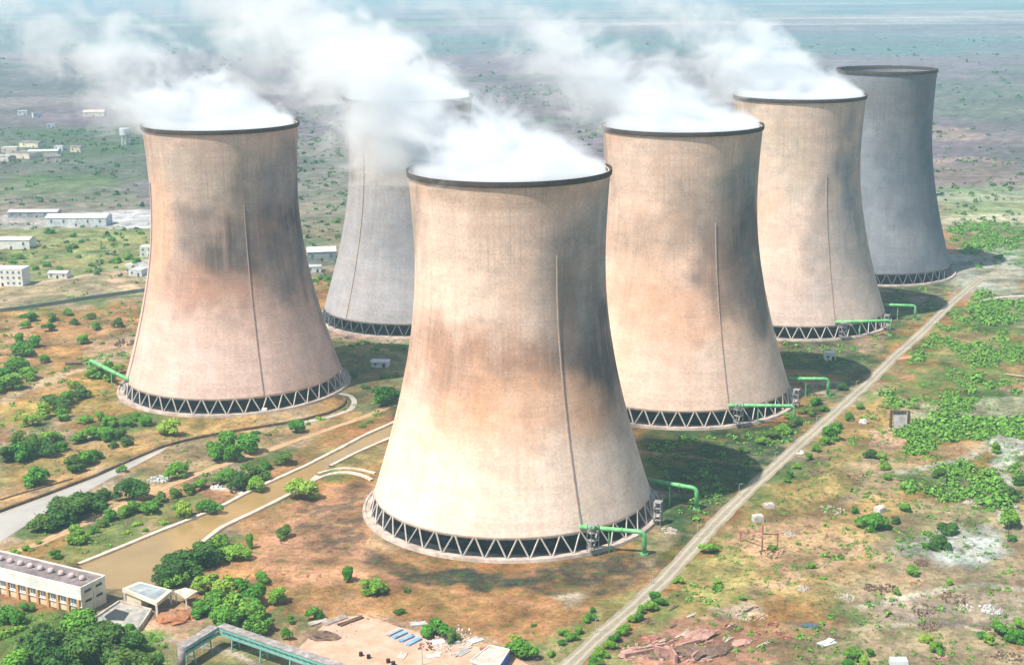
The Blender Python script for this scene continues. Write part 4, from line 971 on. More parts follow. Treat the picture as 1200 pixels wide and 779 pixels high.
# construction yard, bottom middle
def obj_px(name, px, py, builder, m, label, cat, group=None, rz=0.0, smooth=False, dz=0.0):
    g = G(px, py); mb = MB(); builder(mb); o = mb.build(name, M[m] if isinstance(m, str) else m, smooth=smooth)
    o.location = (g[0], g[1], gz1(g) + dz); o.rotation_euler = (0, 0, rz); return tag(o, label, cat, group)
def planks(L_, n, w=.35, th=.25, gap=.12, layers=2, seed=0):
    r = random.Random(seed)
    def f(mb):
        for l in range(layers):
            for k in range(n):
                mb.box((r.uniform(-.3, .3), (k - n / 2) * (w + gap), th * (l + .5)), (L_ * r.uniform(.85, 1.1), w, th), r.uniform(-.03, .03))
    return f
def debris(nn, R_, seed=0, s=(.3, 1.4), z=.5):
    r = random.Random(seed)
    def f(mb):
        for _ in range(nn):
            a = r.uniform(0, 6.3); q = R_ * math.sqrt(r.random()); h = r.uniform(.15, z)
            mb.box((q * math.cos(a), q * math.sin(a) , h / 2), (r.uniform(*s), r.uniform(*s) * .6, h), r.uniform(0, 3.1), r.uniform(.6, 1))
    return f
def heap(rx, ry, h, seed=0, extra=8):
    r = random.Random(seed)
    def f(mb):
        mb.lump((0, 0, 0), (rx, ry, h), seed, 14, 6, .22)
        for _ in range(extra):
            a = r.uniform(0, 6.3); mb.lump((rx * .7 * math.cos(a), ry * .7 * math.sin(a), 0), (rx * r.uniform(.2, .45), ry * r.uniform(.2, .45), h * r.uniform(.3, .7)), r.randint(0, 999), 9, 4, .3)
    return f
obj_px('timber_stack', 372, 729, planks(6, 4, .5, .3), 'stone', 'pale planks stacked at the upper left corner of the pink yard', 'planks', 'planks on the pink yard', .7)
obj_px('timber_stack', 392, 727, planks(8, 4, .4, .3, .3), 'stone', 'pale beams laid in a row beside the brown heap', 'planks', 'planks on the pink yard', .72)
obj_px('timber_stack', 410, 728, planks(9, 2, .5, .35, .5), 'brown', 'dark long beams on the right side of the pale beams', 'planks', 'planks on the pink yard', .75)
obj_px('soil_heap', 377, 746, heap(5.5, 3, 1.6, 4), 'brown', 'dark brown heap at the left of the pink yard', 'heap', rz=-.2)
obj_px('soil_heap', 206, 724, heap(6, 5, 2.2, 5), 'redsoil', 'red earth heap beside the bent end of the gallery', 'heap')
obj_px('soil_heap', 222, 724, heap(1.6, 1.2, 1.0, 6, 3), 'orange', 'small bright orange pile on the red earth heap', 'heap')
for i, (a, b, mt) in enumerate([(461, 741, 'galv'), (468, 744, 'blue'), (476, 748, 'blue'), (484, 752, 'blue')]):
    obj_px('sheet_stack', a, b, planks(5.5, 3, .55, .16, .03, 4, i), mt, ['grey sheets, leftmost of four slanted stacks on the pink yard', 'blue sheets, second from the left of four slanted stacks', 'blue sheets, third from the left of four slanted stacks', 'blue sheets, rightmost of four slanted stacks on the yard'][i], 'sheet stack', 'slanted sheet stacks on the yard', .85)
obj_px('sheet_stack', 491, 731, planks(5, 3, .8, .2, .05, 3, 8), 'galv', 'flat grey sheets left of the round bush behind the yard', 'sheet stack', rz=.2)
obj_px('cement_slab', 513, 752, planks(4, 3, .9, .4, .1, 1, 3), 'pale', 'pale slabs just right of the blue stacks', 'slab', rz=.4)
obj_px('cement_slab', 541, 764, planks(6, 4, .5, .35, .25, 1, 4), 'galv', 'grey slanted slabs left of the beige roofed shed', 'slab', rz=.9)
obj_px('cement_slab', 556, 750, planks(4.5, 3, .7, .4, .3, 1, 5), 'pale', 'pale blocks behind the beige roofed shed', 'slab', rz=.6)
obj_px('rubble', 522, 762, debris(46, 5.5, 3), 'stone', 'scattered pale rubble in the middle of the yard', 'rubble')
obj_px('rubble', 500, 758, debris(26, 3.5, 9), 'brown', 'scattered brown rubble beside the blue stacks', 'rubble')
obj_px('rubble', 545, 752, debris(36, 5, 13), 'stone', 'scattered stones near the upper edge of the yard', 'rubble')
for i, (a, b) in enumerate([(423, 768), (432, 771), (455, 776), (461, 779)]):
    obj_px('oil_drum', a, b, lambda mb: mb.tube([(0, 0, 0), (0, 0, .62), (0, 0, 1.2)], .62, 14), 'black', 'black drum standing behind the gallery roof on the pink yard', 'drum', 'black drums on the yard')
def shed():
    pix = [(551, 774), (574, 756), (597, 761), (582, 784)]; z = 3.4; o = G(576, 775)
    root = empty('site_shed', (o[0], o[1], 0)); tag(root, 'beige roofed site shed with white edges and blue striped side at the bottom', 'shed')
    P = [tuple(G(a, b, z) - o) for a, b in pix]; c = np.mean(P, 0); Pi = [tuple(c + (np.array(p) - c) * .93) for p in P]
    MB().prism(Pi, 0, z - .05).build('wall', M['white'], root); MB().prism(Pi, z - .05, z + .05).build('roof', M['stone'], root)
    m = MB()
    for a, b in zip(P, P[1:] + P[:1]): m.bar((a[0], a[1], z), (b[0], b[1], z), .3, .5)
    m.build('roof_edge', M['white'], root)
    a, b = np.array(P[2]), np.array(P[3]); out = np.array([1, .2]) * .03; m = MB()
    for k in range(8):
        q = a + (b - a) * (k + .5) / 8; m.bar((q[0], q[1], .1), (q[0], q[1], z - .3), .45, .3)
    m.build('blue_panel', M['bluetrim'], root)
shed()
def pole(name, px, py, h, label, group=None, m='galv', arm=True):
    g = G(px, py); r = empty(name, (g[0], g[1], gz1(g))); tag(r, label, 'post', group)
    MB().tube([(0, 0, -.2), (0, 0, h)], .16, 8, .09).build('pole', M[m], r)
    if arm: MB().bar((-.1, 0, h - .1), (1.1, 0, h + .15), .14).box((1.25, 0, h + .12), (.5, .25, .14)).build('lamp_arm', M[m], r)
pole('lamp_post', 495, 779, 7.5, 'grey post rising beside the blue sheet stacks at the bottom')
for i, (a, b) in enumerate([(698, 741), (765, 684), (817, 629), (866, 580), (908, 542), (957, 498), (1003, 457)]):
    pole('lamp_post', a, b, 4.6, 'thin grey post on the left edge of the long straight road', 'posts along the straight road', 'galv')

# things on the broken ground right of the road
def ruin():
    g = G(1054, 500); z = gz1(g); r = empty('ruined_gateway', (g[0], g[1], z)); tag(r, 'ruined gateway of two dark pillars with a pale slab between them', 'ruin')
    for x in (-4.0, 4.0): MB().box((x, 0, 3.4), (1.0, 1.2, 7.6), .1, .9).build('pillar', M['brown'], r)
    MB().box((0, 0, 7.2), (8.6, 1.0, .7), 0).build('lintel', M['brown'], r)
    MB().add([(-3, .4, 6.6), (3, .4, 6.6), (3, -2.6, -.3), (-3, -2.6, -.3), (-3, .8, 6.6), (3, .8, 6.6), (3, -2.2, -.3), (-3, -2.2, -.3)], [(0, 3, 2, 1), (4, 5, 6, 7), (0, 1, 5, 4), (2, 3, 7, 6), (1, 2, 6, 5), (3, 0, 4, 7)]).build('slab', mat('weathered_slab', (.36, .35, .34), .25, 1, col2=(.27, .25, .23)), r)
    g = G(893, 645); z = gz1(g); r = empty('broken_frame', (g[0], g[1], z)); tag(r, 'rusty broken post frame standing in reddish rubble right of the road', 'ruin')
    k = .303
    for (x, y, h) in ((0, 0, 10), (6.0, 3, 5.6), (-6.3, 9, 4.0)): MB().box((x, y, h / 2 - .3), (.5, .5, h + .6)).build('post', M['rust'], r)
    MB().bar((0, 0, 6.5), (6, 3, 5.2), .4).bar((-6.3, 9, 3.8), (0, 0, 7.4), .35).build('beam', M['rust'], r)
ruin()
M['oldwhite'] = mat('stained_white', (.55, .54, .50), .25, 1.2, col2=(.4, .37, .32))
def block(w, d, h): return lambda mb: mb.box((0, 0, h / 2 - .2), (w, d, h + .4), 0, .93).box((w * .1, 0, h + .15), (w * .6, d * .7, .3), .1)
obj_px('concrete_block', 888, 610, block(4.0, 3.4, 2.2), 'oldwhite', 'bulky white block beside the road, nearer of two', 'block', rz=.15)
obj_px('concrete_block', 901, 593, block(4.0, 3, 1.2), 'oldwhite', 'flat white block beside the road, farther of two', 'block', rz=.1)
obj_px('concrete_block', 1031, 602, block(3.6, 3.4, 2.4), 'oldwhite', 'cream block among bushes left of the pale ash patch', 'block', rz=.6)
obj_px('boulder', 1012, 496, heap(2.0, 1.7, 1.8, 8, 2), 'pale', 'pale rounded boulder left of the ruined gateway', 'boulder')
obj_px('boulder', 938, 531, debris(6, 2.2, 21, (1, 2.2), 1), 'white', 'white rocks on the right edge of the road', 'rocks')
obj_px('tarpaulin', 949, 733, heap(3.0, 1.3, .8, 9, 3), mat('dark_blue_tarp', (.07, .11, .16), .2, 1), 'dark blue tarpaulin lying on the bare ground at the lower right', 'tarpaulin')
obj_px('sheet', 969, 752, lambda mb: mb.box((0, 0, .4), (5.5, 3.2, .3), .5).box((1, 1, .8), (3, 2, .25), .9), 'pale', 'pale grey sheets below the dark blue tarpaulin', 'sheet')
obj_px('sheet', 1053, 776, lambda mb: mb.box((0, 0, .7), (5.5, 3.4, 1.5), -.05, .9), 'pale', 'pale greenish box at the bottom edge right of the bushes', 'box')
for i, (a, b) in enumerate([(892, 742), (912, 743), (922, 746), (905, 733)]):
    obj_px('scrap', a, b, debris(9, 1.8, 40 + i, (.4, 1.6), .9), 'rust', ['red scrap, leftmost of the rusty bits by the blue tarpaulin', 'red scrap in the middle of the rusty bits by the blue tarpaulin', 'red scrap nearest below the blue tarpaulin', 'rusty scrap, uppermost of the bits left of the blue tarpaulin'][i], 'scrap', 'rusty scrap near the tarpaulin')
# collapsed hut
def wreck():
    g = G(790, 768); z = gz1(g); r = empty('collapsed_hut', (g[0], g[1], z)); tag(r, 'collapsed pink brick hut with broken walls and dark rubble at the bottom', 'ruin')
    w = MB(); rr = random.Random(5)
    for (a, b, c, d, h) in ((-15, -2, -6, 1.5, 1.6), (-6, 1.5, -1, -1, 2.4), (-1, -1, 0, -6, 3.0), (-12, 2, -2, 6, 1.1), (1, 5, 9, 9, .9), (5, -3, 9, 3, 1.4)): w.bar((a, b, h / 2 - .3), (c, d, h / 2 - .3), .7, h + .6)
    w.build('wall', M['brick'], r)
    m = MB()
    for _ in range(90):
        a, b = rr.uniform(-15, 13), rr.uniform(-6, 9); m.box((a, b, rr.uniform(0, .5)), (rr.uniform(.4, 2.2), rr.uniform(.3, 1.2), rr.uniform(.2, .9)), rr.uniform(0, 3), rr.uniform(.5, 1))
    m.build('fallen_bricks', M['brick'], r)['kind'] = 'stuff'
    m = MB(); m.lump((5, 1, -.2), (6, 4.5, 2.0), 7, 14, 6, .25); m.lump((-5, -2, -.2), (3.4, 2.4, 1.2), 8, 12, 5, .3); m.build('rubble_mound', M['brown'], r)
    m = MB()
    for k in range(7): m.bar((4 + k * 1.1, 6 + k * .6, .2), (9 + k * 1.1, 13 + k * .5, .5), .5, .35)
    m.build('fallen_beam', M['brick'], r)
wreck()
rk = random.Random(12)
spots = [(860, 640, 'brick'), (905, 648, 'brown'), (880, 625, 'brick'), (925, 625, 'stone'), (1020, 688, 'brown'), (1040, 690, 'brown'), (990, 700, 'stone'), (975, 600, 'stone'), (1006, 560, 'brown'), (1030, 520, 'brick'), (1095, 500, 'stone'), (1085, 715, 'brown'), (1130, 712, 'stone'), (1160, 716, 'pale'), (860, 735, 'brown'), (880, 720, 'stone'), (760, 728, 'brown'), (1180, 770, 'brown'), (1100, 770, 'brick'), (958, 555, 'brown'), (1140, 590, 'stone'), (1090, 735, 'brown'), (1165, 740, 'brown'), (940, 690, 'stone'), (1080, 660, 'brown'), (1120, 700, 'brown')]
word = {'brick': 'pinkish rubble', 'brown': 'dark rubble', 'stone': 'pale stones', 'pale': 'whitish stones'}
for i, (a, b, mt) in enumerate(spots):
    obj_px('rubble', a, b, debris(60, rk.uniform(2.5, 5.5), 100 + i, (.15, 1.0), .6), mt, word[mt] + ' scattered on the broken ground right of the road', 'rubble', 'rubble right of the road: ' + word[mt])
# stones around the left tower's cut bank
obj_px('rubble', 148, 403, debris(40, 7, 61, (.6, 2.4), 1.6), 'brown', 'dark rubble bank just left of the leftmost tower', 'rubble')
obj_px('pipe_segment', 86, 427, lambda mb: mb.tube([(-4, 0, .8), (4, 0, .8)], 1.0, 12), 'brown', 'dark pipe segment lying left of the green pipe', 'pipe segment', rz=.2)
obj_px('rubble', 185, 562, debris(40, 4.5, 62, (.5, 1.8), 1.2), 'pale', 'pale stones among bushes between the channel and the dirt track', 'rubble')
obj_px('rubble', 253, 572, debris(24, 2.5, 63, (.5, 1.5), 1.1), 'pale', 'pale stones at the end of the hooked kerb', 'rubble')
obj_px('concrete_block', 310, 483, block(2.6, 2, 1.8), 'white', 'little white box at the foot of the leftmost tower', 'block')
obj_px('rubble', 785, 622, debris(20, 3, 64, (.6, 2), .8), 'stone', 'pale stones between the arching pipe and the road', 'rubble')
pole('utility_pole', 1181, 634, 9, 'dark pole standing at the right edge above the ash patch', None, 'bark', False)

for i, (x, y, rx, ry, hh, mt, lb) in enumerate([
 (742, 766, 5, 3, 1.0, 'brick', 'pink brick heap just right of the near end of the straight road'),
 (838, 764, 6, 3.5, 1.4, 'brown', 'purplish dark heap at the right end of the collapsed hut'),
 (815, 742, 5, 2, .9, 'brick', 'pinkish heap above the collapsed hut, nearest the orange track'),
 (760, 748, 3.5, 2, .8, 'rust', 'rusty red heap at the upper left of the collapsed hut'),
 (868, 752, 4, 2, .8, 'brick', 'flat pink heap right of the collapsed hut')]):
    obj_px('rubble_heap', x, y, heap(rx, ry, hh, 70 + i, 12), mt, lb, 'heap', rz=.5)
rb = random.Random(44)
for i in range(16):
    a, b_ = rb.uniform(775, 900), rb.uniform(712, 775)
    obj_px('timber', a, b_, lambda mb: mb.box((0, 0, .2), (rb.uniform(3, 7), .4, .35), 0).box((.6, .7, .15), (rb.uniform(2, 5), .35, .3), .15), rb.choice(['brown', 'brick', 'stone']), 'long beams strewn aslant around the collapsed pink hut', 'beam', 'beams strewn round the collapsed hut', rb.uniform(.6, .95))
for i, (x, y, mt, lb) in enumerate([(508, 768, 'tin', 'pale tin sheet at the bottom of the yard left of the grey slanted slabs'), (530, 752, 'galv', 'grey sheet between the pale slabs and the pale blocks on the yard'), (470, 768, 'stone', 'pale flat slab on bare pink ground below the blue sheets'), (566, 762, 'rust', 'rusty sheets beside the upper corner of the beige roofed shed')]):
    obj_px('metal_sheet', x, y, planks(4, 3, .7, .15, .1, 2, 90 + i), mt, lb, 'sheet', rz=.3 + i * .5)
obj_px('rubble', 400, 738, debris(60, 6, 95, (.2, 1.0), .4), 'stone', 'pale litter between the brown heap and the pink ground of the yard', 'rubble')
obj_px('rubble', 520, 745, debris(80, 9, 96, (.2, 1.1), .5), 'pale', 'whitish litter strewn along the upper right edge of the yard', 'rubble')

# ------------------------------------------------------------------ vegetation
def crown_quads(n, seed, lobes=7, size=.2, flat=.8, lo=.15):
    r = np.random.RandomState(seed)
    L = []
    for k in range(lobes):
        a = r.uniform(0, 6.28); q = r.uniform(.2, .78); z = r.uniform(-.5, .5); q *= 1.15 if z < 0 else .85; L.append((q * math.cos(a), q * math.sin(a), z * flat, r.uniform(.2, .48)))
    L.append((r.uniform(-.15, .15), 0, .05, r.uniform(.42, .6))); L = np.array(L)
    wts = L[:, 3] ** 2; idx = r.choice(len(L), n, p=wts / wts.sum())
    d = r.normal(size=(n, 3)); d /= np.linalg.norm(d, axis=1)[:, None]; d[:, 2] = np.where(d[:, 2] < -.5, -d[:, 2], d[:, 2])
    rad = L[idx, 3] * r.uniform(.6, 1.06, n) ** .7
    p = L[idx, :3] + d * rad[:, None] * np.array([1, 1, flat])
    nn = d + r.normal(size=(n, 3)) * .45 + np.array([0, 0, .35]); nn /= np.linalg.norm(nn, axis=1)[:, None]
    return cards(p, nn, size * r.uniform(.55, 1.25, n), r)

def cards(p, nn, s, r):
    t = np.cross(nn, r.normal(size=nn.shape)); t /= np.linalg.norm(t, axis=1)[:, None] + 1e-9; b = np.cross(nn, t)
    k = s[:, None] / 2; a = r.uniform(.5, 1, (len(p), 1))
    return np.stack([p - t * k - b * k * a, p + t * k * .8 - b * k, p + t * k + b * k * a, p - t * k * .7 + b * k * 1.1], 1)

PROTO = {}
for kind, mt in (('mid', 'leaf'), ('dark', 'leafd'), ('bright', 'leafb')):
    for v in range(5):
        sd = {'mid': 1, 'dark': 2, 'bright': 3}[kind] * 10 + v * 3
        q = crown_quads(2600, sd, 9 + v, .115, .95, 1); q = q[q[:, :, 2].mean(1) > -.85]
        PROTO['tree', kind, v] = quads_mesh('crown', q, M[mt])
        q = crown_quads(1000, sd + 50, 5 + v, .15, .62); q[:, :, 2] = (q[:, :, 2] + .42)
        PROTO['bush', kind, v] = quads_mesh('bush', q, M[mt])
def trunk_mesh(v):
    r = random.Random(v); m = MB(); m.tube([(0, 0, -.6), (.03, 0, -.2), (0, .04, .1), (.02, 0, .35)], .09, 8, .045)
    for k in range(4):
        a = k * 1.6 + r.random(); m.tube([(0, 0, -.12 + .08 * k), (.25 * math.cos(a), .25 * math.sin(a), .12 + .08 * k), (.5 * math.cos(a), .5 * math.sin(a), .25 + .1 * k)], .04, 6, .015)
    return m.mesh('trunk', M['bark'])
TR = [trunk_mesh(k) for k in range(5)]
rt = random.Random(99)

def put_tree(px, py, wpx, kind, label, group=None, hk=.72):
    """px,py = centre of the crown in the photo; wpx its width"""
    R_ = wpx * 1.08 * mpp(px, py) / 2; H_ = R_ * hk
    zc = H_ * .80; g = G(px, py, zc)
    v = rt.randrange(5); root = empty('tree', (g[0], g[1], gz1(g)), rt.uniform(0, 6.28)); tag(root, label, 'tree', group)
    c = bpy.data.objects.new('crown', PROTO['tree', kind, v]); COL.objects.link(c); c.parent = root; c.location = (0, 0, zc); c.scale = (R_ * rt.uniform(.88, 1.2), R_ * rt.uniform(.75, 1.05), H_ * rt.uniform(.9, 1.2))
    t = bpy.data.objects.new('trunk', TR[v]); COL.objects.link(t); t.parent = root; t.location = (0, 0, zc); t.scale = (R_, R_, zc / .55)
def put_bush(px, py, wpx, kind, label, group=None, hk=.8):
    R_ = wpx * mpp(px, py) / 2; g = G(px, py, R_ * .4)
    o = bpy.data.objects.new('bush', PROTO['bush', kind, rt.randrange(5)]); COL.objects.link(o)
    o.location = (g[0], g[1], gz1(g) - .15 * R_); o.rotation_euler = (0, 0, rt.uniform(0, 6.28)); o.scale = (R_, R_ * rt.uniform(.85, 1.1), R_ * hk)
    tag(o, label, 'bush', group)

# trees with a character of their own
for a in [
 (352, 573, 38, 'bright', 'round bright green tree on the near bank of the brown canal'),
 (407, 672, 19, 'mid', 'small round tree alone on the bare ground left below the nearest tower', None, 1.1),
 (437, 686, 30, 'bright', 'low bright tree right of the small round tree on bare ground', None, .7),
 (510, 733, 36, 'mid', 'round green tree right of the blue sheets behind the yard'),
 (611, 758, 36, 'mid', 'green tree right of the beige roofed site shed'),
 (347, 499, 26, 'mid', 'round tree between the leftmost tower and the dirt track'),
 (197, 500, 32, 'bright', 'bright tree left below the ring of the leftmost tower'),
 (210, 550, 30, 'mid', 'tree by the pale stones above the dirt track'),
 (91, 626, 30, 'bright', 'light green round tree on the dirt track at the left'),
 (66, 648, 18, 'mid', 'small tree left below the light green round tree on the dirt track'),
 (454, 462, 38, 'mid', 'spreading tree touching the left edge of the nearest tower'),
 (292, 634, 13, 'mid', 'small slim tree at the right end of the clump by the canal', None, 1.6),
 (333, 624, 22, 'dark', 'small dark tree on the reddish ground left of the nearest tower'),
 (275, 647, 34, 'mid', 'low spreading tree between the canal clump and the slim tree', None, .6),
 (368, 717, 20, 'mid', 'small round tree above the left of the pink yard', None, 1.0),
 (325, 697, 32, 'mid', 'round tree right beside the big bright clump above the gallery'),
 (336, 741, 14, 'mid', 'small slim tree just behind the gallery left of the brown heap', None, 1.4),
 (340, 725, 10, 'mid', 'tiny slim tree between the bright clump and the yard', None, 1.4),
 (155, 572, 36, 'dark', 'dull dark tree on the far side of the dirt track near pale stones', None, .8),
 (143, 548, 15, 'mid', 'small bright patchy tree beside the far end of the dark clump by the channel'),
 (415, 440, 14, 'dark', 'small dark tree at the right foot of the leftmost tower'),
 (195, 505, 1, 'mid', 'x'),
 (530, 744, 20, 'dark', 'small dark tree joined to the right of the round tree behind the yard'),
 (975, 507, 27, 'mid', 'tree on the right edge of the straight road left of the pale boulder'),
 (1024, 612, 34, 'mid', 'low round tree in front of the cream block', None, .6),
 (1002, 600, 10, 'mid', 'tiny tree left of the cream block', None, 1.0),
 (1112, 617, 26, 'dark', 'dark low tree on the upper edge of the ash patch', None, .6),
 (832, 641, 24, 'mid', 'round bush like tree at the right edge of the straight road', None, .7),
 (1182, 606, 26, 'mid', 'tree at the dark pole by the right edge', None, 1.0),
 (1168, 525, 16, 'bright', 'small bright tree beside the whitish patch at the right', None, .9),
 (245, 592, 28, 'mid', 'tree left beside the hooked kerb'),
 (216, 598, 26, 'bright', 'pale green tree in the grassy strip left of the hooked kerb', None, .8)]:
    if a[4] != 'x': put_tree(*a)
def clump(L, kind, label, group, hk=.7):
    for (x, y, w) in L: put_tree(x, y, w, kind if isinstance(kind, str) else rt.choice(kind), label, group, hk)
clump([(48, 612, 34), (62, 604, 40), (80, 596, 44), (97, 588, 40), (110, 586, 30), (120, 578, 24), (70, 590, 30)], 'dark', 'dark green tree in the long clump on the near side of the grey channel', 'dark trees by the grey channel')
clump([(198, 671, 40), (214, 662, 40), (228, 654, 42), (244, 642, 40), (255, 636, 32), (190, 666, 24), (208, 678, 34)], ('mid', 'dark'), 'tree in the dark clump between the brown canal and the small canopy', 'trees at the end of the brown canal')
clump([(243, 682, 34), (262, 690, 44), (284, 686, 38), (300, 694, 42), (250, 703, 40), (272, 708, 46), (295, 712, 40), (302, 726, 42), (263, 723, 34), (238, 712, 26), (308, 675, 22)], ('mid', 'bright'), 'tree in the big bright clump above the bend of the gallery', 'bright trees above the gallery', .8)
clump([(92, 735, 54), (120, 742, 50), (60, 752, 54), (90, 762, 64), (35, 765, 52), (125, 770, 60), (150, 752, 36), (150, 778, 50), (70, 778, 60), (20, 778, 50), (178, 776, 30), (105, 750, 44), (45, 738, 26)], ('dark', 'mid', 'dark'), 'dark tree in the clump in front of the pump house at the lower left corner', 'dark trees in front of the pump house', .8)
clump([(8, 718, 30), (22, 722, 26), (30, 710, 20), (135, 738, 24), (150, 737, 22), (160, 748, 20)], 'mid', 'small tree against the foot of the pump house', 'small trees at the pump house wall', .8)
clump([(256, 527, 34), (266, 516, 34), (290, 519, 38), (275, 530, 34), (247, 522, 18)], 'mid', 'tree in the clump between the leftmost tower and the dirt track', 'trees between the ring and the track')
clump([(300, 552, 28), (282, 563, 34), (298, 566, 30), (268, 556, 24), (312, 545, 18), (332, 536, 24), (255, 562, 20)], ('mid', 'dark'), 'tree in the row between the dirt track and the far canal wall', 'trees along the far canal wall')
clump([(4, 438, 34), (20, 430, 34), (36, 436, 26), (14, 446, 34), (28, 408, 28), (40, 400, 22), (22, 396, 18), (0, 452, 24)], 'mid', 'tree in the large clump at the left edge beyond the tan field', 'trees at the left edge')
clump([(58, 382, 20), (62, 372, 14), (36, 370, 22), (30, 380, 14), (88, 376, 14), (97, 397, 18), (113, 381, 16), (52, 420, 16), (106, 370, 12), (138, 378, 18), (80, 365, 14)], ('mid', 'dark'), 'small tree on the red ground left of the leftmost tower', 'small trees left of the leftmost tower')
clump([(122, 434, 26), (110, 436, 22), (137, 432, 20), (128, 441, 20)], 'bright', 'bright tree round the green pipe left of the leftmost tower', 'trees at the left green pipe')
clump([(92, 458, 26), (78, 466, 26), (66, 472, 30), (70, 484, 26), (50, 482, 26), (38, 492, 22), (84, 450, 16)], ('mid', 'bright', 'dark'), 'tree in the rising clump between the tan field and the channel', 'trees in the field left')
clump([(118, 487, 22), (130, 492, 22), (100, 491, 16), (150, 492, 22), (170, 493, 20), (160, 487, 16), (108, 506, 28), (124, 508, 26), (140, 508, 22), (92, 512, 22), (148, 517, 18), (132, 520, 14)], ('mid', 'dark'), 'tree on the orange ground left below the ring of the leftmost tower', 'trees on the orange ground')
clump([(85, 540, 26), (98, 535, 30), (110, 531, 24), (90, 548, 18), (45, 558, 34), (33, 560, 18), (50, 524, 34), (28, 528, 36), (8, 530, 30), (60, 510, 26), (40, 514, 24), (70, 522, 20), (22, 512, 18)], ('mid', 'dark'), 'tree in the group above the left part of the dark retaining wall', 'trees above the retaining wall')
clump([(130, 603, 22), (145, 598, 22), (158, 594, 22), (172, 593, 26), (120, 612, 16), (190, 582, 18), (205, 577, 20), (110, 620, 14), (222, 572, 20), (182, 587, 18), (236, 565, 22)], ('dark', 'mid'), 'tree in the hedge along the near side of the dirt track', 'hedge along the dirt track', .7)
clump([(670, 745, 18), (660, 740, 14), (678, 738, 14), (690, 722, 16), (695, 714, 10), (657, 752, 12), (645, 765, 12)], 'mid', 'bush like tree on the left verge at the near end of the straight road', 'growth left of the road', .7)
clump([(768, 698, 18), (775, 704, 16), (762, 708, 18), (750, 714, 16), (740, 724, 14), (728, 738, 18), (722, 746, 18), (714, 754, 16), (704, 764, 18), (696, 774, 20), (748, 722, 14), (735, 734, 12), (795, 678, 13)], ('mid', 'bright'), 'bush like tree in the row along the right edge of the near road', 'row along the near road', .8)
clump([(828, 528, 22), (870, 526, 14), (810, 545, 12), (905, 508, 20), (918, 502, 22), (932, 494, 18), (893, 515, 16), (845, 560, 10), (945, 480, 18), (955, 470, 16), (925, 486, 14), (988, 452, 16), (965, 478, 12)], ('mid', 'dark'), 'low tree in the shaded grass between the towers and the road', 'low trees between towers and road', .65)
clump([(968, 515, 16), (955, 524, 16), (948, 534, 14), (982, 498, 16), (934, 545, 12), (926, 555, 14), (922, 562, 10), (996, 488, 14), (1008, 476, 12)], 'mid', 'low tree in the row on the right edge of the far part of the road', 'row along the far road', .7)
clump([(905, 640, 10), (950, 662, 12), (985, 650, 10), (842, 682, 14), (838, 688, 10), (1050, 692, 12), (1100, 635, 24), (1085, 640, 12), (1040, 560, 12), (1020, 533, 16), (1037, 545, 18), (1032, 535, 14), (1095, 638, 18), (1060, 596, 16), (1112, 680, 12), (1070, 668, 18), (1185, 575, 26), (1195, 560, 20), (1187, 630, 12), (1050, 610, 14), (1100, 555, 16), (870, 700, 10)], ('mid', 'bright', 'dark'), 'small low tree on the broken ground right of the road', 'low trees on the broken ground', .7)
clump([(1000, 764, 24), (1012, 770, 20), (995, 775, 20), (1020, 762, 16), (1095, 755, 20), (1086, 748, 16), (1175, 735, 30), (1190, 742, 26), (1160, 748, 20), (1150, 742, 14), (1195, 730, 20), (1102, 762, 14)], ('mid', 'bright'), 'low bright tree near the lower right corner', 'low trees at the lower right', .7)
# distant trees in front of and behind the sheds
for (x, y, w) in [(136, 304, 17), (130, 306, 12), (151, 300, 18), (160, 304, 14), (107, 309, 12), (105, 316, 12), (92, 300, 10), (40, 313, 14), (55, 310, 14), (30, 318, 10), (86, 275, 14), (84, 288, 16), (95, 282, 10), (60, 270, 16), (70, 313, 12), (145, 268, 10), (165, 272, 12), (82, 293, 12), (20, 300, 16), (14, 306, 12), (96, 265, 8), (130, 280, 12), (385, 325, 14), (370, 328, 12), (390, 292, 9), (362, 300, 9), (352, 288, 10), (395, 258, 14), (383, 262, 10), (400, 330, 14), (1170, 300, 16), (1165, 280, 14), (1116, 270, 10), (1125, 264, 10), (1140, 268, 10)]:
    put_bush(x, y, w, 'mid', 'hazy tree on the far side of the site among the sheds', 'distant trees beyond the towers', 1.0)
for (x, y, w) in [(466, 715, 17), (478, 690, 13), (624, 731, 9), (608, 745, 10), (600, 744, 12), (420, 402, 9), (430, 400, 10), (412, 404, 9), (440, 408, 12), (452, 440, 16), (465, 438, 14), (402, 412, 8), (428, 452, 14), (440, 470, 12), (425, 497, 14), (433, 493, 10), (1040, 478, 10), (930, 660, 10), (965, 676, 10), (300, 505, 14), (315, 508, 10), (375, 489, 12), (362, 495, 10), (240, 555, 12), (175, 600, 14), (190, 610, 16), (205, 592, 14), (160, 612, 16), (150, 622, 14), (170, 620, 12), (318, 560, 10), (15, 645, 20), (30, 640, 20), (44, 634, 14), (10, 655, 14)]:
    put_bush(x, y, w, rt.choice(['mid', 'bright', 'dark']), 'small round shrub on open ground among the towers and canals', 'small shrubs on open ground')

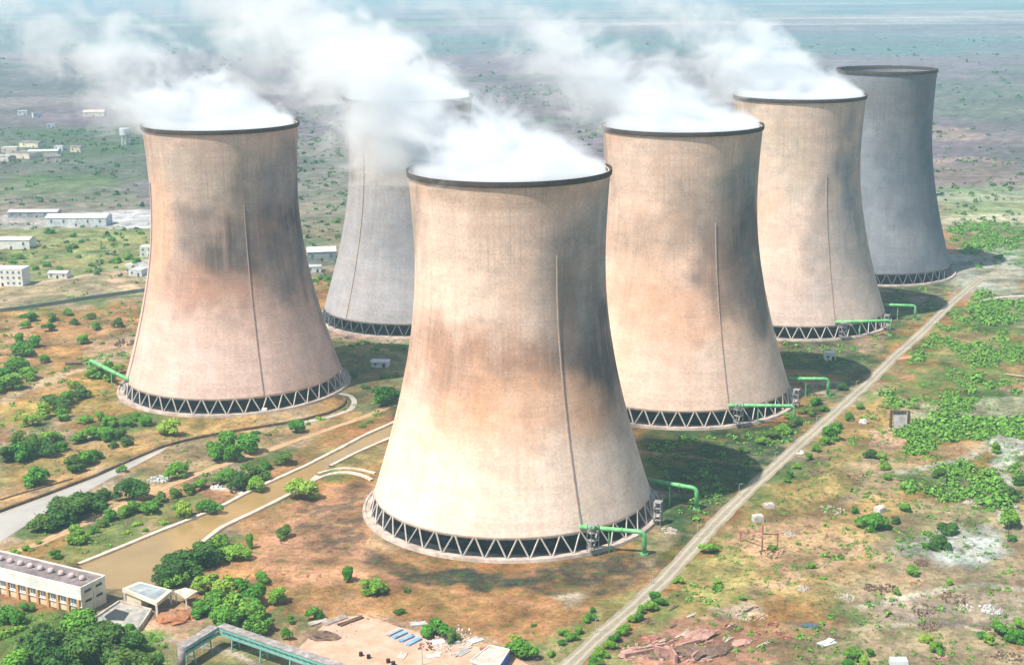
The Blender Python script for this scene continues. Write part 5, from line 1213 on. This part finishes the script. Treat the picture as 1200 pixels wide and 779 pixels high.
def scatter(name, areas, label, cat, mats, seed, card, per, kind='stuff'):
    r = np.random.RandomState(seed); Q = []
    for (pix, dens, r0, r1, thr) in areas:
        P = np.array(GP(pix)); lo, hi = P.min(0), P.max(0); A = (hi - lo).prod(); n = int(A * dens)
        X = r.uniform(lo[0], hi[0], n); Y = r.uniform(lo[1], hi[1], n)
        wxx = (fbm(X, Y, 14, 3, seed + 50) - .5) * 11; wyy = (fbm(X, Y, 14, 3, seed + 60) - .5) * 15
        k = (sd_poly(X + wxx, Y + wyy, P) < 0) & (fbm(X, Y, 16 * (r0 + r1) / 2 + 8, 4, seed + 3) > thr + r.uniform(-.04, .04, n)) & (d_line(X, Y, ROAD) > 4.5 + r0 * .8) & (d_line(X, Y, TRACK) > 3) & (sd_poly(X, Y, CANAL1) > r1) & (sd_poly(X, Y, CANAL2) > r1)
        for t in TOW.values(): k &= np.hypot(X - t[0], Y - t[1]) > 61
        X, Y = X[k], Y[k]; n = len(X)
        if not n: continue
        R_ = (r0 + (r1 - r0) * r.uniform(0, 1, n) ** 1.6) * (.7 + .9 * fbm(X, Y, 10, 3, seed + 70)); m = per
        d = r.normal(size=(n, m, 3)); d /= np.linalg.norm(d, axis=2)[:, :, None]; d[..., 2] = np.abs(d[..., 2])
        rad = r.uniform(.45, 1.05, (n, m, 1))
        p = np.stack([X, Y, gz(X, Y)], 1)[:, None] + d * rad * R_[:, None, None] * np.array([1, 1, .8])
        nn = d + r.normal(size=d.shape) * .45 + np.array([0, 0, .3]); nn /= np.linalg.norm(nn, axis=2)[:, :, None]
        s = np.repeat(R_[:, None] * card, m, 1) * r.uniform(.6, 1.3, (n, m))
        Q.append(cards(p.reshape(-1, 3), nn.reshape(-1, 3), s.ravel(), r))
    q = np.concatenate(Q); print(name, len(q))
    o = link(bpy.data.objects.new(name, quads_mesh(name, q, M[mats]))); return tag(o, label, cat, kind=kind)
# dense thickets right of the road
scatter('thicket', [
 ([(1060, 508), (1088, 492), (1150, 487), (1200, 484), (1200, 510), (1160, 518), (1110, 517), (1088, 538), (1062, 537)], .12, 1.2, 4.6, .34),
 ([(1062, 562), (1090, 547), (1130, 545), (1172, 557), (1178, 600), (1130, 598), (1100, 580), (1062, 577)], .12, 1.2, 4.6, .34),
 ([(1094, 470), (1120, 462), (1150, 470), (1140, 482), (1100, 484)], .12, 1.2, 2.6, .42),
 ([(1180, 545), (1200, 540), (1200, 585), (1182, 580)], .15, 1.4, 2.6, .35),
 ([(1150, 355), (1200, 352), (1200, 460), (1150, 445), (1120, 430), (1110, 395)], .05, 1.2, 4.2, .48),
 ([(1048, 428), (1100, 385), (1150, 340), (1170, 345), (1130, 385), (1110, 420)], .04, 1.0, 4.0, .46),
 ([(1000, 480), (1100, 430), (1200, 445), (1200, 475), (1060, 480)], .03, 1.0, 4.0, .48),
 ([(1110, 262), (1200, 262), (1200, 292), (1120, 300)], .022, 2, 4.5, .46),
 ([(1130, 290), (1200, 300), (1200, 345), (1140, 335)], .012, 1.5, 3, .5)],
 'dense low green thicket spreading over the waste ground right of the road', 'thicket', 'scrub', 5, .25, 64)
scatter('scrub', [
 ([(700, 770), (1010, 480), (1200, 440), (1200, 779)], .07, .3, 1.4, .46),
 ([(0, 350), (175, 340), (165, 450), (130, 480), (0, 560)], .025, .5, 2.0, .47),
 ([(0, 500), (340, 490), (440, 470), (300, 545), (60, 650), (0, 600)], .025, .4, 1.4, .47),
 ([(745, 515), (935, 503), (1000, 445), (985, 470), (880, 565), (800, 630), (775, 610)], .05, .6, 2.4, .42),
 ([(905, 400), (1045, 385), (1020, 430), (950, 475)], .04, .6, 2.2, .42),
 ([(0, 262), (178, 262), (170, 345), (0, 345)], .008, .6, 2.0, .46),
 ([(0, 370), (170, 352), (150, 420), (60, 440), (0, 470)], .02, .7, 2.4, .50),
 ([(980, 500), (1060, 470), (1100, 640), (960, 660)], .03, .6, 1.8, .52),
 ([(1000, 640), (1200, 640), (1200, 779), (980, 779)], .03, .6, 2.0, .53),
 ([(60, 650), (230, 572), (300, 560), (258, 595), (130, 645)], .03, .5, 1.5, .46),
 ([(760, 520), (930, 500), (1000, 440), (980, 470), (800, 625), (770, 610)], .03, .5, 1.5, .47),
 ([(905, 400), (1050, 380), (1020, 430), (950, 470)], .025, .5, 1.5, .48),
 ([(1030, 330), (1130, 330), (1080, 380), (1045, 395)], .02, .8, 2.0, .45),
 ([(385, 395), (480, 395), (455, 480), (420, 500)], .025, .6, 1.8, .47),
 ([(640, 779), (760, 680), (800, 640), (790, 660), (700, 740), (660, 779)], .05, .3, .9, .42),
 ([(-40, 700), (100, 735), (190, 745), (200, 800), (-50, 800)], .10, .5, 1.4, .42),
 ([(200, 752), (300, 752), (430, 800), (180, 800)], .06, .3, .9, .47)],
 'low scattered green scrub over the open ground', 'scrub', 'scrub', 15, .38, 20)
scatter('dry_scrub', [
 ([(700, 770), (1010, 480), (1200, 440), (1200, 779)], .08, .2, .8, .44),
 ([(0, 380), (175, 360), (165, 450), (130, 480), (0, 560)], .012, .4, 1.2, .45),
 ([(250, 640), (435, 560), (450, 640), (600, 675), (760, 650), (650, 750), (380, 720)], .04, .2, .6, .45),
 ([(0, 500), (340, 490), (440, 470), (300, 545), (60, 650), (0, 600)], .03, .2, .8, .43)],
 'dry brown tussocks over the open ground', 'dry scrub', 'scrubdry', 25, .5, 8)
scatter('far_trees', [
 ([(325, 130), (470, 130), (470, 340), (340, 340)], .005, 1.2, 3.4, .42),
 ([(0, 150), (165, 150), (165, 245), (0, 240)], .004, 1.2, 3.8, .46),
 ([(0, 262), (175, 262), (170, 345), (0, 345)], .006, .8, 3.2, .46),
 ([(1080, 90), (1200, 90), (1200, 150), (1090, 150)], .0005, 1.5, 5, .50),
 ([(1090, 185), (1200, 185), (1200, 265), (1110, 265)], .005, 1.2, 3.6, .45),
 ([(0, 45), (1200, 45), (1200, 130), (0, 130)], .00012, 2, 7, .48),
 ([(1090, 150), (1200, 150), (1200, 190), (1100, 190)], .0015, 1.2, 4, .50),
 ([(560, 100), (720, 100), (720, 240), (560, 240)], .003, 1.2, 4.5, .44)],
 'far trees and scrub dotting the hazy plain', 'far trees', 'leafd', 35, .7, 7)

def hedge(pa, pb, w, label):
    a, b = G(*pa), G(*pb); r = np.random.RandomState(int(pa[1])); n = 1500
    t = r.uniform(0, 1, n); d = r.normal(size=(n, 3)); d /= np.linalg.norm(d, axis=1)[:, None]; d[:, 2] = np.abs(d[:, 2])
    c = (a + b) / 2; ww = w * np.sqrt(np.clip(1 - (2 * t - 1) ** 2, .15, 1))
    p = np.stack([a[0] + (b[0] - a[0]) * t - c[0], a[1] + (b[1] - a[1]) * t - c[1], t * 0], 1) + d * ww[:, None] * r.uniform(.75, 1.03, (n, 1))
    nn = d + r.normal(size=d.shape) * .3
    nn /= np.linalg.norm(nn, axis=1)[:, None]
    o = link(bpy.data.objects.new('hedge', quads_mesh('hedge', cards(p, nn, r.uniform(.35, .8, n), r), M['leafb']))); o.location = (c[0], c[1], 0); tag(o, label, 'hedge')
hedge((-12, 752), (30, 735), 2.0, 'bright green hedge mound at the left edge, nearer the camera of two')
hedge((-12, 735), (20, 725), 1.6, 'bright green hedge mound at the left edge, closer to the pump house of two')

# ------------------------------------------------------------------ haze
hm = bpy.data.materials.new('haze_air'); hm.use_nodes = True; ht = hm.node_tree
ht.nodes.remove(ht.nodes['Principled BSDF'])
hv = ht.nodes.new('ShaderNodeVolumePrincipled'); hv.inputs['Color'].default_value = (.50, .82, 1, 1); hv.inputs['Density'].default_value = 1.3e-4
ht.links.new(hv.outputs[0], ht.nodes['Material Output'].inputs['Volume'])
hz = MB().box((0, 15000, 209), (70000, 40000, 422)).build('haze', hm); tag(hz, kind='stuff')
